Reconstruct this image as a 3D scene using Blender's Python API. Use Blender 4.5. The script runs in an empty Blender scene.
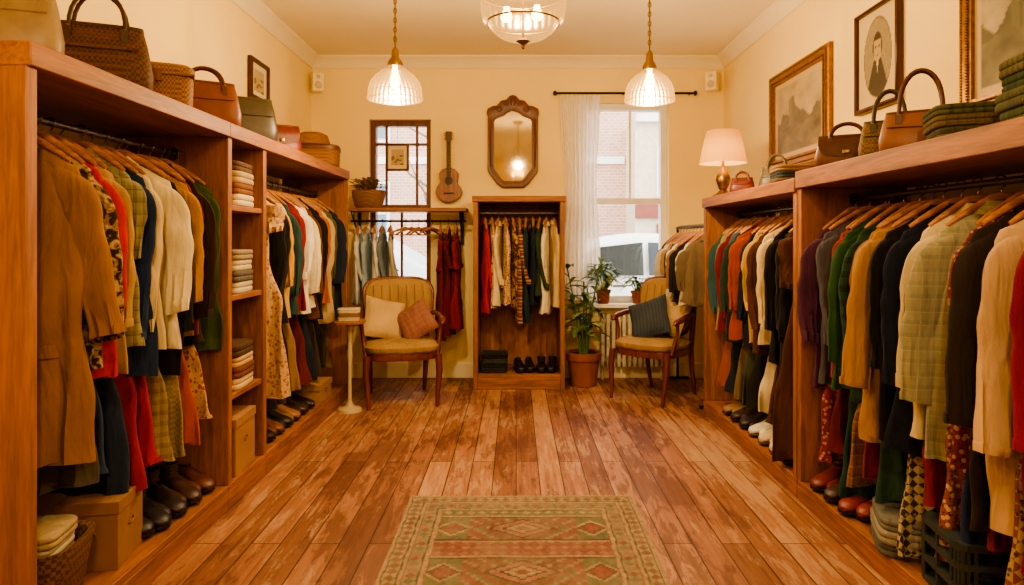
import bpy, math, random
from mathutils import Vector, Matrix, noise
from math import sin, cos, pi, radians
R = random.Random(7)
scene = bpy.context.scene
try:
    scene.view_settings.view_transform = 'AgX'
    scene.view_settings.look = 'AgX - Medium High Contrast'
except Exception: pass

# ---------------------------------------------------------------- helpers
def C(h):
    h = h.lstrip('#')
    o = []
    for i in (0, 2, 4):
        c = int(h[i:i+2], 16)/255
        o.append(c/12.92 if c <= 0.04045 else ((c+0.055)/1.055)**2.4)
    return (o[0], o[1], o[2], 1)

def lerp_tab(tab, s):
    if s <= tab[0][0]: return tab[0][1]
    for (a, va), (b, vb) in zip(tab, tab[1:]):
        if s <= b:
            return va+(vb-va)*(s-a)/max(b-a, 1e-9)
    return tab[-1][1]

class MB:
    def __init__(s):
        s.v = []; s.f = []; s.m = []; s.sm = []
    def add(s, vs, fs, mi=0, smooth=True, M=None):
        o = len(s.v)
        if M is not None: vs = [M @ Vector(p) for p in vs]
        s.v += [tuple(p) for p in vs]
        for f in fs:
            s.f.append([i+o for i in f]); s.m.append(mi); s.sm.append(smooth)
    def box(s, x0, x1, y0, y1, z0, z1, mi=0, M=None):
        vs = [(x0,y0,z0),(x1,y0,z0),(x1,y1,z0),(x0,y1,z0),(x0,y0,z1),(x1,y0,z1),(x1,y1,z1),(x0,y1,z1)]
        fs = [(0,3,2,1),(4,5,6,7),(0,1,5,4),(1,2,6,5),(2,3,7,6),(3,0,4,7)]
        s.add(vs, fs, mi, False, M)
    def rings(s, rs, mi=0, cap=True, smooth=True, M=None, closed=True, capc=0.0):
        n = len(rs[0]); vs = [p for r in rs for p in r]; fs = []
        for i in range(len(rs)-1):
            for j in range(n if closed else n-1):
                k = (j+1) % n
                fs.append((i*n+j, i*n+k, (i+1)*n+k, (i+1)*n+j))
        if cap:
            for idx, r in ((0, rs[0]), (len(rs)-1, rs[-1])):
                c = Vector((0,0,0))
                for p in r: c += Vector(p)
                c /= n
                vs.append((c.x, c.y, c.z + (capc if idx else -capc)))
                ci = len(vs)-1
                for j in range(n):
                    k = (j+1) % n
                    fs.append((ci, idx*n+k, idx*n+j) if idx == 0 else (ci, idx*n+j, idx*n+k))
        s.add(vs, fs, mi, smooth, M)
    def loft(s, rs, mi=0, seg=24, cap=True, M=None, smooth=True):
        out = []
        for (cx, cy, cz, rx, ry, e) in rs:
            r = []
            for j in range(seg):
                a = 2*pi*j/seg; c, d = cos(a), sin(a)
                r.append((cx+rx*math.copysign(abs(c)**(2/e), c), cy+ry*math.copysign(abs(d)**(2/e), d), cz))
            out.append(r)
        s.rings(out, mi, cap, smooth, M)
    def lathe(s, prof, c=(0,0,0), mi=0, seg=32, cap=False, rib=0, nrib=0, M=None):
        out = []
        for (r, z) in prof:
            out.append([(c[0]+r*(1+rib*cos(nrib*2*pi*j/seg))*cos(2*pi*j/seg), c[1]+r*(1+rib*cos(nrib*2*pi*j/seg))*sin(2*pi*j/seg), c[2]+z) for j in range(seg)])
        s.rings(out, mi, cap, True, M)
    def tube(s, pts, r, mi=0, seg=8, closed=False, M=None, flat=1.0):
        P = [Vector(p) for p in pts]; n = len(P); out = []
        if not hasattr(r, '__len__'): r = [r]*n
        up = None
        for i in range(n):
            if closed: t = P[(i+1) % n]-P[i-1]
            else: t = P[min(i+1, n-1)]-P[max(i-1, 0)]
            if t.length < 1e-9: t = Vector((0,0,1))
            t.normalize()
            if up is None:
                a = Vector((0,0,1)) if abs(t.z) < .9 else Vector((0,1,0))
                up = (a - t*a.dot(t)).normalized()
            else:
                up = (up - t*up.dot(t))
                up = up.normalized() if up.length > 1e-6 else Vector((1,0,0))
            b = t.cross(up)
            out.append([tuple(P[i]+up*(r[i]*cos(2*pi*j/seg))+b*(r[i]*flat*sin(2*pi*j/seg))) for j in range(seg)])
        if closed: out.append(out[0])
        s.rings(out, mi, not closed, True, M)
    def prism(s, outline, y0, y1, mi=0, M=None, smooth=False):
        n = len(outline)
        vs = [(x, y0, z) for x, z in outline]+[(x, y1, z) for x, z in outline]
        fs = [tuple(range(n)), tuple(range(2*n-1, n-1, -1))]
        for i in range(n):
            k = (i+1) % n
            fs.append((i, i+n, k+n, k))
        s.add(vs, fs, mi, smooth, M)
    def obj(s, name, mats, loc=(0,0,0), rz=0, bevel=0, sharp=40, parent=None, rot=None):
        me = bpy.data.meshes.new(name)
        me.from_pydata(s.v, [], s.f)
        for m in mats: me.materials.append(m)
        me.polygons.foreach_set('material_index', s.m)
        me.polygons.foreach_set('use_smooth', s.sm)
        me.update()
        try: me.set_sharp_from_angle(angle=radians(sharp))
        except Exception: pass
        o = bpy.data.objects.new(name, me)
        scene.collection.objects.link(o)
        o.location = loc
        o.rotation_euler = rot if rot else (0, 0, rz)
        if bevel:
            b = o.modifiers.new('bevel', 'BEVEL'); b.width = bevel; b.segments = 2
            b.limit_method = 'ANGLE'; b.angle_limit = radians(50)
        if parent: o.parent = parent
        return o

# ---------------------------------------------------------------- materials
_c = {}
def newmat(name):
    m = bpy.data.materials.new(name); m.use_nodes = True
    nt = m.node_tree; b = nt.nodes['Principled BSDF']
    return m, nt, b
def N(nt, t, **kw):
    n = nt.nodes.new(t)
    for k, v in kw.items():
        if k in n.inputs: n.inputs[k].default_value = v
        else: setattr(n, k, v)
    return n
def L(nt, a, b): nt.links.new(a, b)
def coords(nt, sc=(1,1,1), rot=(0,0,0)):
    t = N(nt, 'ShaderNodeTexCoord'); mp = N(nt, 'ShaderNodeMapping')
    mp.inputs['Scale'].default_value = sc; mp.inputs['Rotation'].default_value = rot
    L(nt, t.outputs['Object'], mp.inputs['Vector'])
    return mp.outputs['Vector']
def ramp(nt, fac, stops, interp='LINEAR'):
    r = N(nt, 'ShaderNodeValToRGB'); r.color_ramp.interpolation = interp
    e = r.color_ramp.elements
    e[0].position, e[0].color = stops[0]; e[1].position, e[1].color = stops[1]
    for p, c in stops[2:]:
        x = e.new(p); x.color = c
    L(nt, fac, r.inputs['Fac']); return r.outputs['Color']
def mix(nt, fac, a, b, mode='MIX'):
    m = N(nt, 'ShaderNodeMix', data_type='RGBA', blend_type=mode)
    if hasattr(fac, 'links'): L(nt, fac, m.inputs[0])
    else: m.inputs[0].default_value = fac
    for k, v in ((6, a), (7, b)):
        if hasattr(v, 'links'): L(nt, v, m.inputs[k])
        else: m.inputs[k].default_value = v
    return m.outputs[2]
def math_(nt, op, a, b=0.0):
    m = N(nt, 'ShaderNodeMath', operation=op)
    for k, v in ((0, a), (1, b)):
        if hasattr(v, 'links'): L(nt, v, m.inputs[k])
        else: m.inputs[k].default_value = v
    return m.outputs[0]
def bump(nt, b, h, st=.3, d=.01):
    n = N(nt, 'ShaderNodeBump'); n.inputs['Strength'].default_value = st; n.inputs['Distance'].default_value = d
    L(nt, h, n.inputs['Height']); L(nt, n.outputs['Normal'], b.inputs['Normal'])
def W(a, k=1.0): return (a[0]*k, a[1]*k, a[2]*k, 1)

def plain(name, hexc, rough=.6, metal=0, var=.15, ns=8, bs=0, emit=0):
    key = ('plain', name, hexc)
    if key in _c: return _c[key]
    m, nt, b = newmat(name); c = C(hexc)
    v = coords(nt); n = N(nt, 'ShaderNodeTexNoise', Scale=ns, Detail=5.0); L(nt, v, n.inputs['Vector'])
    col = ramp(nt, n.outputs['Fac'], [(.3, W(c, 1-var)), (.7, W(c, 1+var*.5))])
    L(nt, col, b.inputs['Base Color'])
    b.inputs['Roughness'].default_value = rough; b.inputs['Metallic'].default_value = metal
    if bs: bump(nt, b, n.outputs['Fac'], bs, .005)
    _c[key] = m; return m

def wood(name, hexc, axis='z', rough=.45, dark=.55):
    key = ('wood', name, hexc, axis)
    if key in _c: return _c[key]
    m, nt, b = newmat(name); c = C(hexc)
    sc = {'x': (1.2, 14, 14), 'y': (14, 1.2, 14), 'z': (14, 14, 1.2)}[axis]
    v = coords(nt, sc)
    n = N(nt, 'ShaderNodeTexNoise', Scale=1.6, Detail=7.0, Distortion=1.2); L(nt, v, n.inputs['Vector'])
    n2 = N(nt, 'ShaderNodeTexNoise', Scale=9.0, Detail=3.0); L(nt, v, n2.inputs['Vector'])
    c1 = ramp(nt, n.outputs['Fac'], [(.3, W(c, dark)), (.5, c), (.72, W(c, 1.35))])
    c2 = ramp(nt, n2.outputs['Fac'], [(.35, (.7, .65, .6, 1)), (.6, (1, 1, 1, 1))])
    L(nt, mix(nt, .7, c1, c2, 'MULTIPLY'), b.inputs['Base Color'])
    b.inputs['Roughness'].default_value = rough
    bump(nt, b, n2.outputs['Fac'], .15, .003)
    _c[key] = m; return m

def fabric(kind, *hexes, sc=1.0):
    key = ('fab', kind, hexes, sc)
    if key in _c: return _c[key]
    m, nt, b = newmat('fabric_'+kind); c = [C(h) for h in hexes]
    v = coords(nt)
    n = N(nt, 'ShaderNodeTexNoise', Scale=5.0, Detail=4.0); L(nt, v, n.inputs['Vector'])
    fine = N(nt, 'ShaderNodeTexNoise', Scale=260.0, Detail=2.0); L(nt, v, fine.inputs['Vector'])
    wr = N(nt, 'ShaderNodeTexNoise', Scale=6.5, Detail=2.5, Distortion=1.0); L(nt, coords(nt, (2.2, 2.2, .55), (0, radians(15), 0)), wr.inputs['Vector'])
    if kind == 'solid': col = c[0]
    elif kind == 'floral':
        vo = N(nt, 'ShaderNodeTexVoronoi', Scale=30*sc); L(nt, v, vo.inputs['Vector'])
        vo2 = N(nt, 'ShaderNodeTexVoronoi', Scale=55*sc); L(nt, v, vo2.inputs['Vector'])
        f1 = ramp(nt, vo.outputs['Distance'], [(.0, (1,1,1,1)), (.34, (0,0,0,1))], 'CONSTANT')
        f2 = ramp(nt, vo2.outputs['Distance'], [(.0, (1,1,1,1)), (.3, (0,0,0,1))], 'CONSTANT')
        col = mix(nt, f2, c[0], c[2]); col = mix(nt, f1, col, c[1])
    elif kind == 'camo':
        no = N(nt, 'ShaderNodeTexNoise', Scale=22*sc, Detail=2.0, Distortion=.8); L(nt, v, no.inputs['Vector'])
        col = ramp(nt, no.outputs['Fac'], [(.0, c[0]), (.47, c[1]), (.56, c[2])], 'CONSTANT')
    elif kind in ('plaid', 'stripe', 'hstripe', 'check'):
        sep = N(nt, 'ShaderNodeSeparateXYZ'); L(nt, v, sep.inputs[0])
        def band(o, per, wid):
            a = math_(nt, 'MULTIPLY', o, 1/per); a = math_(nt, 'ADD', a, 50.0); a = math_(nt, 'FRACT', a)
            return math_(nt, 'LESS_THAN', a, wid)
        X, Y, Z = sep.outputs
        XY = math_(nt, 'ADD', X, Y)
        if kind == 'stripe': col = mix(nt, band(XY, .03/sc, .35), c[0], c[1])
        elif kind == 'hstripe':
            col = mix(nt, band(Z, .06/sc, .45), c[0], c[1])
            if len(c) > 2: col = mix(nt, band(Z, .09/sc, .2), col, c[2])
        elif kind == 'check':
            ch = N(nt, 'ShaderNodeTexChecker', Scale=90*sc); L(nt, v, ch.inputs['Vector'])
            ch.inputs['Color1'].default_value = c[0]; ch.inputs['Color2'].default_value = c[1]; col = ch.outputs['Color']
        else:
            a = band(XY, .045/sc, .4); d = band(Z, .045/sc, .4)
            s2 = math_(nt, 'MULTIPLY', math_(nt, 'ADD', a, d), .5)
            col = mix(nt, s2, c[0], c[1])
            a2 = math_(nt, 'MAXIMUM', band(XY, .045/sc, .08), band(Z, .045/sc, .08))
            col = mix(nt, math_(nt, 'MULTIPLY', a2, .6), col, c[2])
    elif kind == 'diamond':
        v2 = coords(nt, (1,1,1), (0, radians(45), 0))
        ch = N(nt, 'ShaderNodeTexChecker', Scale=40*sc); L(nt, v2, ch.inputs['Vector'])
        ch.inputs['Color1'].default_value = c[0]; ch.inputs['Color2'].default_value = c[1]
        vo = N(nt, 'ShaderNodeTexVoronoi', Scale=50*sc); L(nt, v, vo.inputs['Vector'])
        f1 = ramp(nt, vo.outputs['Distance'], [(.0, (1,1,1,1)), (.3, (0,0,0,1))], 'CONSTANT')
        col = mix(nt, f1, ch.outputs['Color'], c[2])
    vr = ramp(nt, n.outputs['Fac'], [(.3, (.78,.78,.78,1)), (.7, (1.1,1.1,1.1,1))])
    L(nt, mix(nt, 1.0, col, vr, 'MULTIPLY'), b.inputs['Base Color'])
    b.inputs['Roughness'].default_value = .88
    b.inputs['Specular IOR Level'].default_value = .2
    b.inputs['Sheen Weight'].default_value = .04
    bump(nt, b, math_(nt, 'ADD', wr.outputs['Fac'], math_(nt, 'MULTIPLY', fine.outputs['Fac'], .06)), .6, .026)
    _c[key] = m; return m

def weave(hexc, hex2, sc=60):
    key = ('weave', hexc, hex2, sc)
    if key in _c: return _c[key]
    m, nt, b = newmat('woven_wicker')
    v = coords(nt, (1, 1, 1), (radians(0), 0, radians(45)))
    ch = N(nt, 'ShaderNodeTexChecker', Scale=sc*1.15); L(nt, v, ch.inputs['Vector'])
    ch.inputs['Color1'].default_value = C(hexc); ch.inputs['Color2'].default_value = C(hex2)
    no = N(nt, 'ShaderNodeTexNoise', Scale=50.0); L(nt, v, no.inputs['Vector'])
    L(nt, mix(nt, .35, ch.outputs['Color'], no.outputs['Color'], 'SOFT_LIGHT'), b.inputs['Base Color'])
    b.inputs['Roughness'].default_value = .65
    bump(nt, b, ch.outputs['Fac'], .7, .006)
    _c[key] = m; return m

def vcol_mat(name, rough=.9, fine=0):
    m, nt, b = newmat(name)
    a = N(nt, 'ShaderNodeAttribute', attribute_name='Col')
    n = N(nt, 'ShaderNodeTexNoise', Scale=22.0 if fine else 40.0, Detail=8.0, Roughness=.7); L(nt, coords(nt), n.inputs['Vector'])
    r = ramp(nt, n.outputs['Fac'], [(.3, (.72,.72,.72,1)), (.65, (1.1,1.1,1.1,1))])
    col = mix(nt, 1.0 if fine else .2, a.outputs['Color'], r, 'MULTIPLY')
    if fine:
        n3 = N(nt, 'ShaderNodeTexNoise', Scale=5.0, Detail=6.0, Roughness=.7); L(nt, coords(nt), n3.inputs['Vector'])
        f = ramp(nt, n3.outputs['Fac'], [(.40, (.12,.12,.12,1)), (.70, (.6,.6,.6,1))])
        col = mix(nt, f, col, C('#8e7a62'))
        n2 = N(nt, 'ShaderNodeTexNoise', Scale=300.0); L(nt, coords(nt), n2.inputs['Vector'])
        bump(nt, b, n2.outputs['Fac'], .5, .004)
    L(nt, col, b.inputs['Base Color'])
    b.inputs['Roughness'].default_value = rough
    return m

BRASS = plain('aged_brass', '#8a6a35', .35, .9)
GILT = plain('gilt_wood', '#946a30', .4, .6, .35, 40, .5)
STEEL = plain('rail_steel', '#6d6a66', .3, .9)
BLACK = plain('black_iron', '#1a1614', .45, .5)
DARKW = wood('dark_walnut', '#4a2412', 'z', .35)
HANG = wood('hanger_wood', '#b07440', 'x', .4)
SW = '#925c34'
SHZ = wood('shelf_wood', SW, 'z', .55, .62)
SHY = wood('shelf_wood', SW, 'y', .55, .62)
SHX = wood('shelf_wood', SW, 'x', .55, .62)
PAPER = plain('paper', '#d9cbb0', .8)

def wallmat(name, hexc, rough=.85, bs=.12):
    m, nt, b = newmat(name); c = C(hexc)
    v = coords(nt)
    n = N(nt, 'ShaderNodeTexNoise', Scale=1.3, Detail=6.0); L(nt, v, n.inputs['Vector'])
    n2 = N(nt, 'ShaderNodeTexNoise', Scale=60.0, Detail=3.0); L(nt, v, n2.inputs['Vector'])
    L(nt, ramp(nt, n.outputs['Fac'], [(.3, W(c, .93)), (.7, W(c, 1.03))]), b.inputs['Base Color'])
    b.inputs['Roughness'].default_value = rough
    bump(nt, b, n2.outputs['Fac'], bs, .004)
    return m
WALL = wallmat('cream_plaster', '#f4dc9a')
CEIL = wallmat('ceiling_plaster', '#ecdfc0')
TRIM = plain('cream_gloss_trim', '#ecdcb4', .4, 0, .05)
WHITEP = plain('white_paint', '#ebe8e0', .45, 0, .05)

def floormat():
    m, nt, b = newmat('worn_floorboards')
    v = coords(nt, (1,1,1), (0, 0, radians(90)))
    br = N(nt, 'ShaderNodeTexBrick')
    for k, x in (('Scale', 1.0), ('Mortar Size', .003), ('Mortar Smooth', .3), ('Bias', 0.0), ('Brick Width', 2.9), ('Row Height', .125)):
        br.inputs[k].default_value = x
    br.offset = .37; br.offset_frequency = 2
    br.inputs['Color1'].default_value = (.1,.1,.1,1); br.inputs['Color2'].default_value = (.9,.9,.9,1); br.inputs['Mortar'].default_value = (.5,.5,.5,1)
    L(nt, v, br.inputs['Vector'])
    base = ramp(nt, br.outputs['Color'], [(.1, C('#7c5038')), (.5, C('#956449')), (.9, C('#ab7c5a'))])
    g = N(nt, 'ShaderNodeTexNoise', Scale=2.0, Detail=8.0, Distortion=.6); L(nt, coords(nt, (26, .9, 1)), g.inputs['Vector'])
    gr = ramp(nt, g.outputs['Fac'], [(.28, (.6,.55,.5,1)), (.5, (.97,.95,.93,1)), (.75, (1.25,1.22,1.17,1))])
    col = mix(nt, .9, base, gr, 'MULTIPLY')
    p = N(nt, 'ShaderNodeTexNoise', Scale=1.1, Detail=3.0); L(nt, coords(nt, (1.8, .8, 1)), p.inputs['Vector'])
    q = N(nt, 'ShaderNodeTexNoise', Scale=4.0, Detail=12.0, Roughness=.74, Distortion=.5); L(nt, coords(nt, (4.5, .9, 1)), q.inputs['Vector'])
    q2 = N(nt, 'ShaderNodeTexNoise', Scale=4.0, Detail=12.0, Roughness=.78, Distortion=.4); L(nt, coords(nt, (5.5, .8, 3), (0, 0, .01)), q2.inputs['Vector'])
    s = math_(nt, 'ADD', math_(nt, 'MULTIPLY', p.outputs['Fac'], .75), math_(nt, 'MULTIPLY', q.outputs['Fac'], .60))
    s = math_(nt, 'ADD', s, math_(nt, 'MULTIPLY', br.outputs['Color'], -.06))
    d = ramp(nt, s, [(.67, (0,0,0,1)), (.705, (1,1,1,1))])
    col = mix(nt, math_(nt, 'MULTIPLY', d, .62), col, C('#532c1e'))
    s3 = math_(nt, 'ADD', math_(nt, 'MULTIPLY', p.outputs['Fac'], -.6), q2.outputs['Fac'])
    s3 = math_(nt, 'ADD', s3, math_(nt, 'MULTIPLY', br.outputs['Color'], .06))
    d2 = ramp(nt, s3, [(.27, (0,0,0,1)), (.33, (1,1,1,1))])
    col = mix(nt, math_(nt, 'MULTIPLY', d2, .5), col, C('#bf9c78'))
    sc_ = N(nt, 'ShaderNodeTexNoise', Scale=6.0, Detail=6.0, Roughness=.8); L(nt, coords(nt, (40, 1.5, 1), (0,0,.05)), sc_.inputs['Vector'])
    d4 = ramp(nt, sc_.outputs['Fac'], [(.60, (0,0,0,1)), (.68, (1,1,1,1))])
    col = mix(nt, math_(nt, 'MULTIPLY', d4, .35), col, C('#c9ab88'))
    col = mix(nt, math_(nt, 'MULTIPLY', br.outputs['Fac'], .9), col, C('#1c0e07'))
    L(nt, col, b.inputs['Base Color'])
    rr = ramp(nt, q.outputs['Fac'], [(.3, (.40,.40,.40,1)), (.7, (.62,.62,.62,1))]); L(nt, rr, b.inputs['Roughness'])
    h = math_(nt, 'SUBTRACT', math_(nt, 'MULTIPLY', g.outputs['Fac'], .3), br.outputs['Fac'])
    bump(nt, b, h, .35, .004)
    return m
FLOOR = floormat()

def glassmat(name, rough, tmix, tint=(1,1,1,1), emit=0):
    m, nt, b = newmat(name); nt.nodes.remove(b)
    out = nt.nodes['Material Output']
    tr = N(nt, 'ShaderNodeBsdfTransparent'); tr.inputs[0].default_value = tint
    gl = N(nt, 'ShaderNodeBsdfGlossy'); gl.inputs['Roughness'].default_value = rough
    mx = N(nt, 'ShaderNodeMixShader'); mx.inputs[0].default_value = tmix
    L(nt, tr.outputs[0], mx.inputs[1])
    if emit:
        e = N(nt, 'ShaderNodeEmission'); e.inputs[0].default_value = (1, .55, .15, 1); e.inputs[1].default_value = emit
        ad = N(nt, 'ShaderNodeAddShader'); L(nt, gl.outputs[0], ad.inputs[0]); L(nt, e.outputs[0], ad.inputs[1])
        L(nt, ad.outputs[0], mx.inputs[2])
        gl.inputs[0].default_value = (.25, .18, .10, 1)
    else: L(nt, gl.outputs[0], mx.inputs[2])
    L(nt, mx.outputs[0], out.inputs[0]); return m
PANE = glassmat('window_glass', .02, .06)
SHADE = glassmat('ribbed_lamp_glass', .3, .42, (1, .90, .70, 1), 1.1)
def emis(name, col, st):
    m, nt, b = newmat(name); b.inputs['Emission Color'].default_value = col; b.inputs['Emission Strength'].default_value = st
    b.inputs['Base Color'].default_value = col; return m
BULB = emis('glowing_bulb', (1, .66, .28, 1), 24)

# ---------------------------------------------------------------- room
XL, XR, YB, YR, ZC = -1.92, 1.95, 6.4, -2.2, 3.0
def slab(name, x0, x1, y0, y1, z0, z1, mat, bevel=0):
    m = MB(); m.box(x0, x1, y0, y1, z0, z1); return m.obj(name, [mat], bevel=bevel)
slab('floor', XL-.2, XR+.2, YR-.2, YB+.25, -.1, 0, FLOOR)
slab('ceiling', XL-.2, XR+.2, YR-.2, YB+.25, ZC, ZC+.1, CEIL)
slab('wall_left', XL-.2, XL, YR-.2, YB+.25, 0, ZC, WALL)
slab('wall_right', XR, XR+.2, YR-.2, YB+.25, 0, ZC, WALL)
slab('wall_rear', XL, XR, YR-.2, YR, 0, ZC, WALL)
W1 = (-1.38, -.80, .75, 2.42); W2 = (.60, 1.43, .70, 2.58)
m = MB()
m.box(XL, W1[0], YB, YB+.25, 0, ZC); m.box(W1[1], W2[0], YB, YB+.25, 0, ZC); m.box(W2[1], XR, YB, YB+.25, 0, ZC)
for w in (W1, W2):
    m.box(w[0], w[1], YB, YB+.25, 0, w[2]); m.box(w[0], w[1], YB, YB+.25, w[3], ZC)
m.obj('wall_back', [WALL])
for nm, a in (('baseboard_back', (XL, XR, YB-.02, YB, 0, .14)), ('baseboard_left', (XL, XL+.02, YR, YB-.02, 0, .14)), ('baseboard_right', (XR-.02, XR, YR, YB-.02, 0, .14))):
    slab(nm, *a, TRIM, .004)
def crown(name, p0, p1, inward):
    prof = [(0, 0), (0, -.10), (.012, -.10), (.02, -.085), (.035, -.06), (.06, -.035), (.085, -.02), (.095, -.012), (.095, 0)]
    mb = MB(); rs = []
    for p in (p0, p1):
        rs.append([(p[0]+inward[0]*a, p[1]+inward[1]*a, ZC+z) for a, z in prof])
    mb.rings(rs, 0, True, False); mb.obj(name, [CEIL])
crown('trim_1', (XL, YR), (XL, YB), (1, 0)); crown('trim_2', (XR, YR), (XR, YB), (-1, 0)); crown('trim_3', (XL, YB), (XR, YB), (0, -1))
m = MB(); m.box(-.45, .45, YR+.001, YR+.04, 0, 2.05)
for x0 in (-.38, .05):
    m.box(x0, x0+.33, YR+.04, YR+.055, .2, .9); m.box(x0, x0+.33, YR+.04, YR+.055, 1.05, 1.9)
m.box(-.53, -.45, YR+.001, YR+.06, 0, 2.13); m.box(.45, .53, YR+.001, YR+.06, 0, 2.13); m.box(-.53, .53, YR+.001, YR+.06, 2.05, 2.13)
m.obj('door_1', [DARKW], bevel=.005)

def window(name, w, frame, mull_v, rails, fw=.045):
    x0, x1, z0, z1 = w; m = MB(); y = YB+.12
    for a, b_ in ((x0, x0+fw), (x1-fw, x1)): m.box(a, b_, y-.05, y+.05, z0, z1)
    m.box(x0+fw, x1-fw, y-.05, y+.05, z0, z0+fw); m.box(x0+fw, x1-fw, y-.05, y+.05, z1-fw, z1)
    for z, h in rails: m.box(x0+fw, x1-fw, y-.03, y+.03, z-h/2, z+h/2)
    for xx, za, zb in mull_v: m.box(xx-.011, xx+.011, y-.018, y+.018, za, zb)
    m.box(x0+fw, x1-fw, y-.003, y+.003, z0+fw, z1-fw, 1)
    m.obj(name, [frame, PANE], bevel=.003)
WBR = wood('window_brown', '#6c4024', 'z', .4)
window('window_1', W1, WBR, [(-1.09, .8, 1.58), (-1.235, 1.62, 2.40), (-.945, 1.62, 2.40)], [(1.6, .05), (2.2, .022)], fw=.05)
window('window_2', W2, WHITEP, [(1.085, 1.69, 2.55)], [(1.66, .055)], fw=.06)
slab('window_sill', W2[0]+.10, W2[1]+.05, YB-.14, YB+.07, W2[2]-.035, W2[2], WHITEP, .005)

# outside
slab('street_ground', -25, 25, YB+.3, 40, -.22, -.14, plain('asphalt', '#8c8880', .9))
m_, nt_, b_ = newmat('brick_facade')
br = N(nt_, 'ShaderNodeTexBrick'); br.inputs['Scale'].default_value = 3.0
br.inputs['Color1'].default_value = C('#cc9c80'); br.inputs['Color2'].default_value = C('#bc8a70'); br.inputs['Mortar'].default_value = C('#d8c4b4')
L(nt_, coords(nt_, (1,1,1), (radians(90), 0, 0)), br.inputs['Vector']); L(nt_, br.outputs['Color'], b_.inputs['Base Color'])
m = MB(); m.box(-22, 3.05, 19, 20, -.14, 13, 0); m.box(3.05, 22, 17.5, 20, -.14, 4.4, 4); m.box(3.05, 22, 19, 20, 4.4, 9, 0)
for i in range(-8, 9):
    for k in range(4):
        xx = i*2.5+.9; zz = 1.2+k*2.8
        if xx+.6 > 3.0: continue
        m.box(xx-.6, xx+.6, 18.93, 19, zz, zz+1.7, 1); m.box(xx-.5, xx+.5, 18.9, 18.94, zz+.1, zz+1.6, 2); m.box(xx-.03, xx+.03, 18.88, 18.9, zz+.1, zz+1.6, 1); m.box(xx-.5, xx+.5, 18.88, 18.9, zz+.8, zz+.88, 1)
for i in range(6):
    xx = 4.1+i*2.2; m.box(xx-.5, xx+.5, 17.42, 17.5, 2.4, 3.7, 1); m.box(xx-.42, xx+.42, 17.4, 17.43, 2.48, 3.62, 2); m.box(xx-.45, xx+.45, 18.9, 19, 5.2, 6.9, 2)
    m.box(xx-.5, xx+.5, 17.40, 17.5, .6, 1.7, 3)
m.box(-22, 3.0, 18.9, 19, 3.4, 3.6, 1); m.box(3.05, 22, 17.3, 17.5, 4.3, 4.5, 1); m.box(3.05, 22, 17.38, 17.5, 1.85, 2.2, 3)
m.obj('street_building', [m_, WHITEP, plain('facade_glass', '#6c7a82', .15), plain('shopfront_red', '#8c4634', .6), plain('facade_render', '#d8c4a8', .8)])
def car(name, cx, cy, paint):
    m = MB()
    body = [(-2.1,.35),(-2.15,.6),(-2.05,.82),(-1.2,.95),(-.6,1.42),(.0,1.52),(.9,1.50),(1.6,1.10),(2.05,1.0),(2.15,.7),(2.12,.35)]
    rs = []
    for yy, k in ((-.86,.93),(-.8,1),(.8,1),(.86,.93)):
        rs.append([(x*(.98+.02*k), yy*(1.0 if z < 1 else .86), .35+(z-.35)*k) for x, z in body])
    m.rings(rs, 0, True, False)
    for s in (-1, 1):
        m.add([(-1.0,s*.885,.97),(-.52,s*.80,1.33),(.1,s*.79,1.40),(.1,s*.885,.97)], [(0,1,2,3)], 1, False)
        m.add([(.17,s*.885,.97),(.17,s*.79,1.40),(.85,s*.80,1.37),(1.35,s*.885,1.03)], [(0,1,2,3)], 1, False)
        for xx in (-.3, .75): m.box(xx, xx+.16, s*.875-.012, s*.875+.012, .82, .85, 3)
        m.box(-2.0, 2.0, s*.868-.006, s*.868+.006, .60, .64, 2)
        m.box(-2.1, -1.85, s*.70-.14, s*.70+.14, .66, .80, 3)
        m.box(-1.0, -.86, min(s*.86, s*1.02), max(s*.86, s*1.02), .95, 1.06, 0)
        for wx in (-1.35, 1.35):
            Mx = Matrix.Translation((wx, s*.8, .33)) @ Matrix.Rotation(pi/2, 4, 'X')
            m.lathe([(.0,-.1),(.3,-.1),(.33,-.06),(.33,.06),(.3,.1),(0,.1)], mi=2, M=Mx); m.lathe([(0,-.115),(.18,-.115),(.2,-.1)], mi=3, M=Mx); m.lathe([(0,.115),(.18,.115),(.2,.1)], mi=3, M=Mx)
    m.obj(name, [paint, plain('car_glass', '#2c3438', .15), plain('tyre', '#1c1c1c', .8), STEEL], loc=(cx, cy, -.14))
car('parked_car', 1.55, 9.7, plain('white_car_paint', '#f0f0ee', .35, 0, .03)); car('parked_car', -2.85, 9.7, plain('silver_car_paint', '#d4d6d8', .35, .1, .03))
m = MB()
m.tube([(0,0,0),(.03,0,1),(-.05,.05,2.2),(.0,0,3.4),(.15,0,5)], [.10,.09,.07,.05,.03], 0)
for i in range(14):
    z = 1.9+i*.24; a = R.uniform(0, 6.28); l = R.uniform(.6, 1.3)
    m.tube([(0,0,z),(cos(a)*l*.5,sin(a)*l*.5,z+.3),(cos(a)*l,sin(a)*l,z+.8)], [.025,.018,.006], 0, 6)
m.obj('street_tree', [plain('bark', '#7a6450', .9)], loc=(-1.6, 13.0, -.14))

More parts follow.
